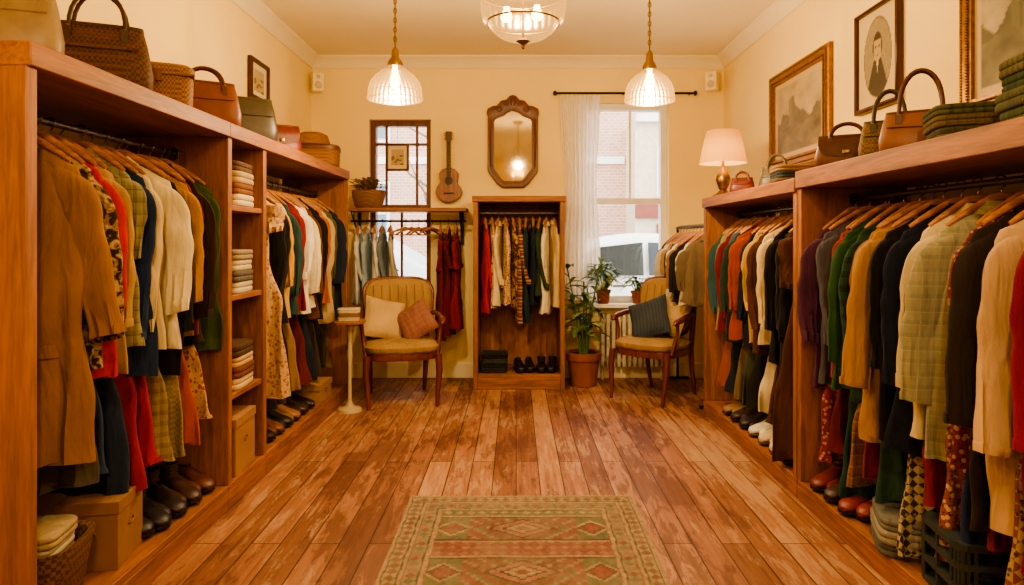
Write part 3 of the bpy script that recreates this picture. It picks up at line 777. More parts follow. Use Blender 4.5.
for e, yy in ((1, RLn), (-1, 0)):
    for i in range(110):
        x = -RW/2+.006+i*(RW-.012)/109
        m.tube([(x, yy, .008), (x+R.uniform(-.003,.003), yy+e*.012, .005), (x+R.uniform(-.006,.006), yy+e*.026, .003)], .0022, 0, 4)
m.obj('fringe', [plain('rug_fringe', '#a08a66', .9)], parent=rug)

# ---------------------------------------------------------------- pendants
def chain(m, x, y, k, top, mi=1):
    al = 0
    while k < top:
        pts = [(x+.009*cos(t*pi/5)*(1 if al else 0), y+.009*cos(t*pi/5)*(0 if al else 1), k+.017*sin(t*pi/5)) for t in range(10)]
        m.tube(pts, .0028, mi, 5, closed=True); k += .028; al = 1-al
def plight(name, x, y, z, e):
    ld = bpy.data.lights.new(name, 'POINT'); ld.energy = e; ld.color = (1, .745, .43); ld.shadow_soft_size = .03
    lo = bpy.data.objects.new(name, ld); scene.collection.objects.link(lo); lo.location = (x, y, z)
def pendant(name, x, y, zb, r, h, light):
    m = MB()
    prof = [(r, 0), (r*1.02, .006), (r*.985, h*.10), (r*.97, h*.3), (r*.88, h*.5), (r*.70, h*.68), (r*.46, h*.82), (r*.30, h*.90), (r*.25, h)]
    m.lathe(prof, mi=0, seg=96, rib=.018, nrib=32)
    m.tube([(r*1.0*cos(i*pi/24), r*1.0*sin(i*pi/24), 0) for i in range(48)], .004, 0, 6, closed=True)
    m.tube([(r*.99*cos(i*pi/24), r*.99*sin(i*pi/24), h*.2) for i in range(48)], .0025, 0, 6, closed=True)
    m.lathe([(r*.27, h-.015), (r*.29, h+.0), (r*.22, h+.025), (.022, h+.04), (.02, h+.08), (.008, h+.10), (0, h+.10)], mi=1)
    top = ZC-zb
    m.tube([(0,0,h+.1),(0,0,top-.03)], .004, 1, 6)
    chain(m, 0, 0, h+.12, top-.05)
    m.lathe([(.0, top), (.055, top), (.055, top-.01), (.03, top-.03), (.006, top-.04)], mi=1)
    m.lathe([(.0, h*.34), (.02, h*.36), (.032, h*.48), (.03, h*.6), (.018, h*.76), (.014, h*.84), (.016, h)], mi=2, seg=20)
    m.obj(name, [SHADE, BRASS, BULB], loc=(x, y, zb), sharp=60)
    plight(name+'_light', x, y, zb+h*.18, light)
PW = 82
pendant('added_fill_pendant', -.716, 4.04, 2.12, .16, .21, PW)
pendant('added_fill_pendant', .79, 4.04, 2.11, .145, .20, PW)
pendant('added_fill_pendant', -.75, 1.0, 2.14, .16, .20, 50)  # unseen pendant above the view, added to brighten the foreground
pendant('added_fill_pendant', .8, 1.0, 2.14, .16, .20, 50)  # its opposite number, also out of view and added as fill light
pendant('added_fill_pendant', .0, -.9, 2.14, .16, .20, 45)  # unseen pendant behind the camera, added as fill light
m = MB(); r = .18
m.lathe([(.012,0),(.05,.006),(.095,.022),(.125,.045),(.145,.07),(.150,.078),(.168,.085),(.176,.12),(.18,.17),(.186,.20),(.190,.205)], mi=0, seg=96, rib=.014, nrib=32)
m.tube([(.190*cos(i*pi/24), .190*sin(i*pi/24), .205) for i in range(48)], .005, 1, 6, closed=True)
m.tube([(.156*cos(i*pi/24), .156*sin(i*pi/24), .080) for i in range(48)], .004, 1, 6, closed=True)
m.lathe([(0,-.03),(.006,-.028),(.009,-.02),(.005,-.013),(.018,-.004),(.03,.003),(.026,.012),(0,.014)], mi=1, seg=24)
m.tube([(0,0,.01),(0,0,ZC-2.13-.03)], .006, 1, 8)
for k in range(3):
    a = k*2*pi/3+.4
    m.tube([(.188*cos(a),.188*sin(a),.205),(.1*cos(a),.1*sin(a),.40),(.01*cos(a),.01*sin(a),.56)], .003, 1, 5)
    bx, by = .075*cos(a+1), .075*sin(a+1)
    m.tube([(0,0,.13),(bx,by,.13)], .006, 1, 6)
    m.lathe([(0,.075),(.018,.08),(.025,.095),(.02,.115),(.012,.128),(.012,.14)], c=(bx,by,0), mi=2, seg=16)
top = ZC-2.13
m.lathe([(.0, top), (.075, top), (.075, top-.012), (.04, top-.04), (.008, top-.05)], mi=1)
m.obj('glass_bowl_chandelier', [SHADE, BRASS, BULB], loc=(.03, 2.9, 2.13), sharp=60)
plight('chandelier_light', .03, 2.9, 2.36, 68)

# table lamp
m = MB()
m.lathe([(.0,0),(.075,0),(.078,.012),(.05,.025),(.025,.05),(.045,.09),(.055,.13),(.035,.18),(.014,.205),(.010,.23),(.010,.40)], mi=0, cap=True)
m.lathe([(.165,.245),(.166,.25),(.118,.475),(.116,.48)], mi=1, seg=80, rib=.012, nrib=40)
m.lathe([(.0,.32),(.02,.33),(.028,.36),(.015,.39)], mi=2, seg=16)
ls, nt, b = newmat('pleated_lampshade'); nt.nodes.remove(b)
tl = N(nt, 'ShaderNodeBsdfTranslucent'); tl.inputs[0].default_value = (.36, .19, .055, 1)
df = N(nt, 'ShaderNodeBsdfDiffuse'); df.inputs[0].default_value = (.66, .44, .19, 1)
mx = N(nt, 'ShaderNodeMixShader'); mx.inputs[0].default_value = .55; L(nt, tl.outputs[0], mx.inputs[1]); L(nt, df.outputs[0], mx.inputs[2])
L(nt, mx.outputs[0], nt.nodes['Material Output'].inputs[0])
m.obj('table_lamp', [BRASS, ls, BULB], loc=(1.50, 4.95, 1.60), sharp=60)
ld = bpy.data.lights.new('table_lamp_light', 'POINT'); ld.energy = 12; ld.color = (1, .68, .34); ld.shadow_soft_size = .04
lo = bpy.data.objects.new('table_lamp_light', ld); scene.collection.objects.link(lo); lo.location = (1.50, 4.95, 1.90)

# ---------------------------------------------------------------- wall things
def outline_frame(mb, outer, inner, y0, y1, mi):
    def r(o, y, k=1): return [(x*k, y, z*k) for x, z in o]
    mid = [((a[0]*.5+b_[0]*.5), (a[1]*.5+b_[1]*.5)) for a, b_ in zip(outer, inner)]
    q = [((a[0]*.25+b_[0]*.75), (a[1]*.25+b_[1]*.75)) for a, b_ in zip(outer, inner)]
    mb.rings([r(outer, y1), r(outer, y0+.012), r(outer, y0+.004, .985), r(mid, y0), r(q, y0+.008), r(inner, y0+.006), r(inner, y0+.022)], mi, False, False)
def rect(w, h): return [(-w/2,-h/2),(w/2,-h/2),(w/2,h/2),(-w/2,h/2)]
PRINT = vcol_mat('art_print', .5)
def picture(name, w, h, fw, framemat, colfn, loc, rz):
    m = MB(); outline_frame(m, rect(w, h), rect(w-2*fw, h-2*fw), -.035, 0, 0)
    m.box(-w/2+.005, w/2-.005, -.012, -.002, -h/2+.005, h/2-.005, 1)
    if fw > .05:
        for k, off in ((0, .3), (1, .75)):
            a, b_ = w/2-fw*off, h/2-fw*off
            P = []
            n = int(a/.012)
            for i in range(n*2): P.append((-a+i*a/n, -b_)); P.append((-a+i*a/n, b_))
            n = int(b_/.012)
            for i in range(n*2): P.append((-a, -b_+i*b_/n)); P.append((a, -b_+i*b_/n))
            for px, pz in P: m.loft([(px,-.030,pz-.005,.003,.003,2),(px,-.036,pz,.006,.007,2),(px,-.030,pz+.005,.003,.003,2)], 0, 6)
    fr = m.obj(name, [framemat, PAPER], loc=loc, rz=rz)
    p = vgrid('print', 60, 70, lambda u, v: ((u-.5)*(w-2*fw), -.0135, (v-.5)*(h-2*fw)), colfn, PRINT)
    p.parent = fr
def landscape(a, b_, c, sd):
    A, B, D = C(a), C(b_), C(c)
    def f(u, v):
        if u < .06 or u > .94 or v < .06 or v > .94: return C('#bda67c')
        nz = noise.fractal(Vector((u*5+sd, v*5, 0)), 1, 2, 4)
        hz = .40+.06*noise.noise(Vector((u*6+sd, 0, 0)))
        tree = .16+.22*noise.fractal(Vector((u*3.5+sd*3, 7, 0)), 1, 2, 5)
        bld = .34 if .30 < u < .42 else (.44 if .355 < u < .375 else 0)
        tower = max(tree, bld)
        k = .9+.25*nz
        if v > hz+tower: base = A
        elif v > hz:
            base = D; k = .8+.6*abs(nz)
            if bld and v < hz+bld: k = 1.35 if int(u*80) % 3 else .9
        else: base = B; k = .8+.5*nz+.2*(hz-v)
        return (base[0]*k, base[1]*k, base[2]*k, 1)
    return f
def portrait(u, v):
    x = (u-.5)/.36; z = (v-.5)/.42
    if x*x+z*z > 1: return C('#c8b488')
    if x*x+z*z > .94: return C('#5a4630')
    nz = 1+.2*noise.noise(Vector((u*20, v*20, 0)))
    c = C('#8c8068')
    if (x/.34)**2+((z-.26)/.36)**2 < 1:
        c = C('#3a3026') if (z > .42 or abs(x) > .25) else C('#a8946f')
        if .22 < z < .30 and .08 < abs(x) < .17: c = C('#3a3026')
        if z < .06 and abs(x) < .08 and z > .03: c = C('#6a4a3a')
    elif z < -.05 and abs(x) < .22-.55*z*1.2 and abs(x) < .75: c = C('#3c342a') if abs(x) > .1+.3*(z+.05) or z < -.5 else C('#b8a888')
    return (c[0]*nz, c[1]*nz, c[2]*nz, 1)
def flatart(u, v):
    if u < .18 or u > .82 or v < .16 or v > .84: return C('#e0d0a8')
    n_ = noise.fractal(Vector((u*6, v*6, 3)), 1, 2, 3)
    return C('#7c6a4c') if n_ > .05 and v < .6 else C('#b8a47c')
picture('gilt_framed_painting', .98, .72, .085, GILT, landscape('#b0a082','#80745a','#6c6450', 1), (XR-.005, 4.68, 2.15), radians(-90))
picture('framed_portrait', .44, .56, .025, DARKW, portrait, (XR-.005, 3.65, 2.27), radians(-90))
picture('gilt_framed_landscape', .85, .74, .08, GILT, landscape('#a89c84','#70694f','#54523f', 4), (XR-.005, 2.53, 2.17), radians(-90))
picture('small_framed_print', .36, .30, .03, DARKW, flatart, (XL+.005, 5.05, 2.46), radians(90))
picture('small_framed_sketch', .22, .26, .02, WBR, flatart, (-1.12, YB+.06, 2.07), 0)
m = MB(); m.tube([(-1.12, YB+.058, 2.2), (-1.12, YB+.058, 2.415)], .002, 0, 5); m.obj('picture_hanging_wire', [BLACK])

outer = [(-.10,-.44),(.10,-.44),(.15,-.40),(.225,-.30),(.235,-.27),(.235,.22),(.245,.26),(.235,.30),(.19,.325),(.15,.33),(.11,.375),(.06,.385),(.03,.42),(0,.43),(-.03,.42),(-.06,.385),(-.11,.375),(-.15,.33),(-.19,.325),(-.235,.30),(-.245,.26),(-.235,.22),(-.235,-.27),(-.225,-.30),(-.15,-.40)]
inner = [(-.08,-.375),(.08,-.375),(.11,-.35),(.165,-.27),(.175,-.25),(.175,.15),(.175,.18),(.165,.20),(.14,.215),(.11,.225),(.08,.24),(.05,.265),(.025,.275),(0,.28),(-.025,.275),(-.05,.265),(-.08,.24),(-.11,.225),(-.14,.215),(-.165,.20),(-.175,.18),(-.175,.15),(-.175,-.25),(-.165,-.27),(-.11,-.35)]
m = MB(); outline_frame(m, outer, inner, -.04, 0, 0)
m.add([(x, -.016, z) for x, z in inner], [tuple(range(len(inner)))], 1, False)
for sg in (-1, 1):
    pts = [(sg*(.13+.035*(1-t/14)*cos(t*.7)), -.042, .29+.035*(1-t/14)*sin(t*.7)) for t in range(13)]
    m.tube(pts, .007, 0, 6)
    pts = [(sg*(.06+.025*(1-t/14)*cos(t*.7)), -.042, .34+.025*(1-t/14)*sin(t*.7)) for t in range(12)]
    m.tube(pts, .006, 0, 6)
    m.tube([(sg*.205,-.045,-.25),(sg*.212,-.045,0),(sg*.205,-.045,.2)], .008, 0, 6)
m.loft([(0,-.04,.33,.018,.010,2),(0,-.045,.36,.026,.012,2),(0,-.04,.40,.014,.01,2)], 0, 12)
MIR = plain('mirror_silver', '#b8a888', .05, 1.0, .25, 3)
m.obj('ornate_wall_mirror', [wood('mirror_wood', '#64341a', 'z', .35), MIR], loc=(-.03, YB-.002, 2.215))

# guitar
m = MB(); pts = []
n = 48
for j in range(n):
    a = 2*pi*j/n; z = sin(a)*.165
    t = (z+.165)/.33
    w = lerp_tab([(0,.0),(.04,.055),(.12,.095),(.28,.125),(.42,.112),(.58,.078),(.7,.084),(.84,.088),(.94,.06),(1,.0)], t)
    pts.append((w*(1 if cos(a) > 0 else -1) if abs(cos(a)) > 1e-6 else 0, z))
m.prism(pts, -.07, -.005, 0)
m.prism([(x*.95, z*.95) for x, z in pts], -.073, -.07, 1)
m.lathe([(0,-.001),(.033,-.001),(.033,.001),(0,.001)], M=Matrix.Translation((0,-.0745,.04)) @ Matrix.Rotation(pi/2,4,'X'), mi=2)
m.lathe([(.033,-.001),(.042,-.001),(.042,.001),(.033,.001)], M=Matrix.Translation((0,-.0745,.04)) @ Matrix.Rotation(pi/2,4,'X'), mi=0)
m.box(-.045,.045,-.082,-.073,-.085,-.07, 2)
m.box(-.019,.019,-.086,-.066,.075,.40, 2)
m.prism([(-.019,.40),(.019,.40),(.03,.425),(.027,.495),(-.027,.495),(-.03,.425)], -.082, -.062, 0)
for z in (.43,.455,.48):
    for sg in (-1, 1): m.tube([(sg*.028,-.072,z),(sg*.044,-.072,z)], .005, 3, 6)
for i in range(4): m.tube([(-.012+i*.008,-.089,-.075),(-.010+i*.0067,-.089,.43)], .0005, 3, 4)
for i in range(9): m.box(-.019,.019,-.0875,-.086,.10+i*.032,.102+i*.032, 3)
m.box(-.012,.012,-.062,0,.43,.45,3)
m.obj('acoustic_guitar', [wood('guitar_side','#4a2410','z',.4), wood('guitar_top','#844a20','z',.4), plain('ebony','#24140a',.5), BRASS], loc=(-.625, YB-.002, 1.80), bevel=.002)

# curtain and rod
m = MB(); nx, nz = 90, 24; x0, x1 = .40, .78
vs = []; fs = []
for k in range(nz+1):
    t = k/nz
    for i in range(nx+1):
        u = i/nx; w = 1-.22*sin(min(1, t*1.15)*pi)**2
        x = x0+(x1-x0)*(.55+(u-.55)*w)+.006*sin(t*3); y = YB-.075+.022*sin(u*2*pi*9+.6*sin(t*4))+.008*sin(u*40+t*3)
        vs.append((x, y, 2.63-t*1.90))
for k in range(nz):
    for i in range(nx):
        a = k*(nx+1)+i; fs.append((a, a+1, a+nx+2, a+nx+1))
m.add(vs, fs)
cm, nt, b = newmat('sheer_linen'); nt.nodes.remove(b)
tl = N(nt, 'ShaderNodeBsdfTranslucent'); tl.inputs[0].default_value = C('#fbf8f2'); df = N(nt, 'ShaderNodeBsdfDiffuse'); df.inputs[0].default_value = C('#fbf8f2')
tr = N(nt, 'ShaderNodeBsdfTransparent')
mx = N(nt, 'ShaderNodeMixShader'); mx.inputs[0].default_value = .55; L(nt, tl.outputs[0], mx.inputs[1]); L(nt, df.outputs[0], mx.inputs[2])
mx2 = N(nt, 'ShaderNodeMixShader'); mx2.inputs[0].default_value = .12; L(nt, mx.outputs[0], mx2.inputs[1]); L(nt, tr.outputs[0], mx2.inputs[2]); L(nt, mx2.outputs[0], nt.nodes['Material Output'].inputs[0])
m.obj('sheer_curtain', [cm], sharp=180)
m = MB(); m.tube([(.36,YB-.075,2.65),(1.66,YB-.075,2.65)], .011, 0, 10)
for x in (.36, 1.66): m.lathe([(0,-.02),(.02,-.012),(.024,0),(.02,.012),(0,.02)], M=Matrix.Translation((x,YB-.075,2.65)) @ Matrix.Rotation(pi/2,4,'Y'), seg=16)
for x in (.38, 1.0, 1.62): m.tube([(x,YB-.002,2.65),(x,YB-.075,2.65)], .006, 0, 6)
m.obj('curtain_rod', [BLACK])
for x, y, rz in ((-1.84, 6.30, 30), (1.80, 6.26, -30)):
    m = MB(); m.box(-.05,.05,-.06,.04,-.085,.085,0)
    for z, r in ((-.03,.034),(.045,.018)): m.lathe([(r,0),(r*.8,.006),(0,.002)], M=Matrix.Translation((0,-.061,z)) @ Matrix.Rotation(pi/2,4,'X'), mi=1, seg=20)
    m.tube([(0,.04,0),(0,.09,0)], .012, 1)
    m.obj('wall_speaker', [TRIM, plain('speaker_grille','#c8b894',.7)], loc=(x, y, 2.74), rz=radians(rz), bevel=.006)
m = MB()
for i in range(12):
    x = .80+i*.05; m.loft([(x,6.33,.12,.018,.04,3),(x,6.33,.15,.021,.045,3),(x,6.33,.57,.021,.045,3),(x,6.33,.60,.016,.035,3)], 0, 12)
m.box(.79,1.37,6.315,6.345,.16,.19); m.box(.79,1.37,6.315,6.345,.53,.56)
for x in (.80, 1.35): m.tube([(x,6.33,.13),(x,6.33,0)], .014, 0)
m.obj('radiator', [plain('radiator_enamel', '#cfc4a8', .5)])

# ---------------------------------------------------------------- plants
LEAF = plain('leaf_green', '#4c6a2c', .5, 0, .4, 12)
LEAF2 = plain('leaf_yellow_green', '#84903f', .5, 0, .4, 12)
TERRA = plain('terracotta', '#8a4c2c', .8, 0, .2, 6)
SOIL = plain('soil', '#2a1a10', .95)
def leaf(mb, p, d, ln, w, mi, droop=.5):
    d = Vector(d).normalized(); P = Vector(p); n = 7; vs = []; fs = []
    side = d.cross(Vector((0,0,1)))
    side = side.normalized() if side.length > .05 else Vector((1,0,0))
    for i in range(n+1):
        t = i/n; ww = w*sin(pi*min(1, t*.9+.08))**.8*(1-t*.25)
        if i == n: ww = .001
        c = P+d*ln*t+Vector((0,0,-droop*ln*t*t))
        vs += [tuple(c-side*ww+Vector((0,0,ww*.3))), tuple(c), tuple(c+side*ww+Vector((0,0,ww*.3)))]
        if i:
            a = (i-1)*3; fs += [(a,a+1,a+4,a+3),(a+1,a+2,a+5,a+4)]
    mb.add(vs, fs, mi, True)
def pot(mb, r, h, mi=0, soil=1):
    mb.lathe([(0,0),(r*.68,0),(r*.72,.005),(r*.92,h*.78),(r*1.0,h*.78),(r*1.03,h*.99),(r*.99,h),(r*.9,h*.99),(r*.88,h*.9)], mi=mi)
    mb.lathe([(r*.89,h*.92),(0,h*.93)], mi=soil)
m = MB(); pot(m, .155, .30)
rp = random.Random(3)
for i in range(8):
    a = rp.uniform(0,6.28); l = rp.uniform(.35,.88); tx, ty = cos(a)*.12*l*1.6, sin(a)*.08
    base = (cos(a)*.03, sin(a)*.03, .27); tp = (tx, ty, .28+l)
    m.tube([base, ((base[0]+tx)*.4, ty*.4, .27+l*.5), tp], [.009,.008,.006], 2, 6)
    for k in range(7):
        t = .4+.6*k/6; az = a+k*2.4
        px = base[0]+(tx-base[0])*t; py = base[1]+(ty-base[1])*t
        leaf(m, (px, py, .27+l*t), (cos(az), sin(az)*.6, rp.uniform(.2,.9)), rp.uniform(.17,.27), rp.uniform(.028,.044), 3 if rp.random() < .55 else 4, rp.uniform(.4,.9))
m.obj('potted_dracaena', [TERRA, SOIL, LEAF, LEAF, LEAF2], loc=(.60, 6.06, 0))
def bushy(name, loc, r, h, spread, n, seed, up=.6):
    m = MB(); pot(m, r, h); q = random.Random(seed)
    for i in range(n):
        a = q.uniform(0,6.28)
        st = (cos(a)*r*.4, sin(a)*r*.4, h*.95); tp = (cos(a)*spread*q.uniform(.3,.8), sin(a)*spread*.35, h+spread*up*q.uniform(.4,1.5))
        m.tube([st, tp], .0025, 2, 4)
        leaf(m, tp, (cos(a), sin(a)*.5, q.uniform(-.2,.6)), q.uniform(.07,.12), q.uniform(.02,.032), 2 if q.random() < .6 else 3, .5)
    m.obj(name, [TERRA, SOIL, LEAF, LEAF2], loc=loc)
bushy('potted_fern', (.81, 6.34, .70), .070, .13, .17, 70, 5, .9)
bushy('potted_ivy', (1.14, 6.34, .70), .075, .12, .11, 46, 8, .7)

# ---------------------------------------------------------------- bags
def handbag(name, loc, w, d, h, rz, mat, hh, trim=None, flap=False, seg=32):
    m = MB(); e = 4.0
    m.loft([(0,0,0,w*.47,d*.47,e),(0,0,.008,w*.5,d*.5,e),(0,0,h*.35,w*.51,d*.53,e),(0,0,h*.75,w*.46,d*.38,3.5),(0,0,h*.96,w*.42,d*.22,3),(0,0,h,w*.41,d*.18,3)], 0, seg)
    m.loft([(0,0,h*.955,w*.425,d*.235,3),(0,0,h*1.01,w*.42,d*.21,3)], 1, seg)
    # piping seams on the front panel
    for zf in (.10, .62):
        yy = -d*(.505 if zf < .3 else .44); ww = w*(.42 if zf < .3 else .40)
        m.tube([(-ww, yy*.96, h*zf), (0, yy*1.03, h*zf-.004), (ww, yy*.96, h*zf)], .0028, 1, 5)
    if flap:
        vs = []; fs = []
        for k in range(8):
            t = k/7; zz = h*(1.012-.55*t); yy = -(lerp_tab([(0,.05),(.08,.22),(.4,.44),(1,.545)], t)*d); ww = w*.44*(1-.12*max(0,t-.6)/.4)
            for i in range(9): vs.append((ww*(-1+i/4), yy-.004, zz-.02*t*(1-(-1+i/4)**2)))
        for k in range(7):
            for i in range(8): a = k*9+i; fs.append((a,a+1,a+10,a+9))
        m.add(vs, fs, 1)
        m.loft([(0,-d*.55-.006,h*.44,.018,.006,3),(0,-d*.55-.006,h*.52,.018,.006,3)], 2, 12)
    if hh > 0:
        for sg in (-1, 1):
            pts = []
            for i in range(15):
                a = pi*i/14
                pts.append((-w*.26*cos(a), sg*(d*.24*(1-.5*sin(a))), h*.86+(hh+h*.14)*sin(a)**.75))
            m.tube(pts, .008, 1, 8)
            for s2 in (-1, 1): m.box(s2*w*.26-.012, s2*w*.26+.012, sg*d*.30-.012, sg*d*.30+.012, h*.70, h*.92, 1); m.loft([(s2*w*.26, sg*d*.27, h*.9, .012, .014, 2),(s2*w*.26, sg*d*.27, h*.93, .012, .014, 2)], 2, 10)
    return m.obj(name, [mat, trim or mat, BRASS], loc=loc, rz=rz, sharp=55)
LB = lambda h: plain('leather', h, .45, 0, .25, 14, .12)
ZT = 1.85
handbag('beige_canvas_bag', (-1.62, 2.17, ZT), .30, .15, .26, radians(25), LB('#8f7a58'), .10)
handbag('woven_leather_tote', (-1.60, 2.62, ZT), .36, .17, .26, radians(22), weave('#5c3620','#3c2010',70), .13, LB('#3a2010'))
m = MB(); m.loft([(0,0,0,.13,.09,4),(0,0,.01,.14,.10,4),(0,0,.16,.145,.105,4),(0,0,.165,.15,.11,4),(0,0,.20,.15,.11,4),(0,0,.215,.13,.09,4)], 0, 32); m.box(-.02,.02,-.118,-.104,.13,.18,1)
m.tube([(-.145,-.105,.165),(.145,-.105,.165),(.145,.105,.165),(-.145,.105,.165)], .006, 1, 6, closed=True)
m.obj('wicker_box_basket', [weave('#94683a','#6c4420',80), LB('#6a3c1c')], loc=(-1.60, 3.05, ZT), rz=radians(25))
handbag('brown_leather_handbag', (-1.58, 3.46, ZT), .34, .15, .24, radians(30), LB('#74381a'), .07, LB('#5a2812'))
handbag('olive_leather_bag', (-1.58, 4.0, ZT), .34, .14, .27, radians(34), LB('#3c3424'), .0, LB('#342c1a'), False)
handbag('red_leather_purse', (-1.56, 4.52, ZT), .26, .10, .20, radians(34), LB('#7c281a'), .0, LB('#642014'), True)
m = MB(); m.loft([(0,0,0,.19,.13,5),(0,0,.01,.20,.14,5),(0,0,.12,.205,.145,5)], 0, 32); m.loft([(0,0,.12,.21,.15,5),(0,0,.15,.21,.15,5),(0,0,.152,.17,.11,5)], 1, 32)
m.loft([(0,0,.152,.19,.15,2.3),(0,0,.16,.20,.16,2.3),(0,0,.168,.14,.12,2),(0,0,.24,.115,.10,2),(0,0,.26,.07,.06,2)], 0, 32)
m.obj('hat_basket', [weave('#946434','#6c4420',70), LB('#5a3018')], loc=(-1.56, 5.22, ZT), rz=radians(10))
ZT2 = 1.63
handbag('brown_clutch_bag', (1.58, 3.26, ZT2), .28, .10, .16, radians(-28), LB('#5c2c16'), .055, LB('#48200c'), True)
handbag('woven_straw_handbag', (1.63, 2.98, ZT2), .24, .11, .18, radians(-30), weave('#74582e','#544020',80), .13, LB('#33301c'))
handbag('tan_leather_handbag', (1.60, 2.70, ZT2), .29, .12, .17, radians(-30), LB('#7c4a2c'), .16, LB('#4c2412'), False)
handbag('olive_shopper_bag', (1.72, 4.50, 1.60), .22, .11, .17, radians(-30), LB('#5c5034'), .08)
handbag('maroon_leather_bag', (1.53, 4.62, 1.60), .16, .09, .11, radians(-20), LB('#6a2418'), .04)
def stack(name, loc, w, d, mats, hs, rz=0, seed=1):
    m = MB(); z = 0; q = random.Random(seed)
    for i, h in enumerate(hs):
        ox, oy = q.uniform(-.008,.008), q.uniform(-.008,.008); ww = w*.5*q.uniform(.93,1.02); dd = d*.5*q.uniform(.94,1.02)
        for k in range(2):
            z0 = z+h*k/2; hh = h/2
            m.loft([(ox,oy,z0,ww*.97,dd*.97,6),(ox,oy,z0+hh*.25,ww,dd,6),(ox,oy,z0+hh*.75,ww,dd,6),(ox,oy,z0+hh,ww*.97,dd*.97,6)], i, 36)
        z += h
    m.obj(name, mats, loc=loc, rz=rz, sharp=70)
stack('folded_plaid_blankets', (1.61, 2.38, ZT2), .32, .28, [F('plaid','#4a4a34','#343826','#6c5c40',sc=1.8), F('plaid','#5c5238','#4c4430','#7c5438',sc=1.8), F('stripe','#4c5038','#3a4030')], [.045,.04,.035], radians(-20), 2)
stack('folded_green_knits', (1.62, 2.0, ZT2), .28, .30, [S('#3c4a28'), S('#4c4e34'), S('#303e24'), F('stripe','#5a583a','#484a30')], [.055,.055,.05,.05], radians(-10), 4)
stack('stacked_books', (1.60, 3.95, 1.60), .24, .28, [S('#6a4a30'), S('#2f3a3c'), S('#8a6a48')], [.04,.04,.035], radians(-10), 5)
for zi, (z, hs, cols) in enumerate([(1.46, [.06,.055,.06,.05], ['#c9b48c','#7a4c2c','#a89068','#5a4030']), (1.02, [.06,.055,.055,.05], ['#b8a888','#5a5448','#b9a888','#8a7860']), (.54, [.06,.055,.05,.06], ['#c8a878','#6a3c24','#b89468','#4a3424'])]):
    stack('folded_sweater_stack', (-1.53, 3.50, z), .30, .30, [S(c) for c in cols], hs, radians(4), zi)
def cardbox(name, loc, w, d, h, hexc, rz=0, lid=True):
    m = MB(); m.box(-w/2,w/2,-d/2,d/2,0,h)
    if lid: m.box(-w/2-.005,w/2+.005,-d/2-.005,d/2+.005,h-.04,h+.004)
    m.tube([(.0+.025*cos(t*pi/6),-d/2-.001,h*.55+.012*sin(t*pi/6)) for t in range(12)], .003, 1, 5, closed=True)
    m.tube([(w/2+.001,.025*cos(t*pi/6),h*.55+.012*sin(t*pi/6)) for t in range(12)], .003, 1, 5, closed=True)
    m.obj(name, [plain('cardboard', hexc, .8), BRASS], loc=loc, rz=rz, bevel=.004)
cardbox('storage_box', (-1.54, 3.50, .12), .30, .30, .28, '#9c7048', radians(4))
cardbox('cardboard_box', (-1.53, 2.52, .12), .20, .24, .24, '#8c6440', radians(10))
m = MB(); m.loft([(0,0,0,.15,.12,4),(0,0,.01,.16,.13,4),(0,0,.18,.19,.15,4),(0,0,.20,.195,.155,4),(0,0,.195,.175,.135,4),(0,0,.05,.15,.12,4)], 0, 36)
m.obj('wicker_basket', [weave('#7c5830','#54381c',60)], loc=(-1.60, 2.20, .12), rz=radians(10))
stack('folded_towels', (-1.60, 2.20, .18), .28, .22, [S('#b8a480'), S('#8a6c50'), S('#c9b898'), S('#a08c68')], [.05,.05,.04,.04], radians(10), 9)

# ---------------------------------------------------------------- shoes
def shoe(m, ox, oy, rz, col, Ls=.28, boot=0, sole=1, heel=.02):
    M = Matrix.Translation((ox, oy, 0)) @ Matrix.Rotation(rz, 4, 'Z')
    secs = [(0,.020,.05),(.03,.032,.07),(.12,.036,.080),(.28,.034,.082),(.42,.035,.070),(.58,.043,.052),(.75,.048,.042),(.88,.042,.036),(.96,.028,.028),(1,.012,.018)]
    rs = []
    for s, w, h in secs:
        r = []
        for j in range(16):
            a = 2*pi*j/16; c, d = cos(a), sin(a)
            r.append((w*math.copysign(abs(c)**.8, c), -s*Ls, heel+.005+(h*.5)*(1+math.copysign(abs(d)**.9, d))))
        rs.append(r)
    m.rings(rs, col, True, True, M=M)
    n = 20; ol = []
    for j in range(n):
        a = 2*pi*j/n; s = .5-.5*cos(a)
        w = lerp_tab([(q[0], q[1]) for q in secs], s)+.003
        ol.append((w*(1 if sin(a) >= 0 else -1), -s*Ls*1.01))
    m.rings([[(x, y, heel-.004) for x, y in ol], [(x, y, heel+.008) for x, y in ol]], sole, True, False, M=M)
    m.loft([(0,-.035,0,.030,.032,3),(0,-.035,heel,.031,.034,3)], sole, 12, M=M)
    m.loft([(0,-.19*Ls/.28,0.0,.036,.05,3),(0,-.19*Ls/.28,heel,.044,.06,3)], sole, 14, M=M)
    if boot:
        m.loft([(0,-.05,heel+.04,.034,.05,2.2),(0,-.048,heel+.09,.036,.052,2),(0,-.045,heel+boot,.044,.052,2),(0,-.045,heel+boot+.003,.038,.046,2),(0,-.045,heel+boot-.04,.034,.042,2)], col, 20, M=M)
        for k in range(5): m.tube([(-.02,-.10,heel+.07+k*.014),(.02,-.10,heel+.076+k*.014)], .0025, sole, 4, M=M)
    else:
        m.loft([(0,-.062,heel+.078,.024,.045,2),(0,-.062,heel+.089,.023,.043,2),(0,-.062,heel+.05,.018,.036,2)], sole, 16, M=M)
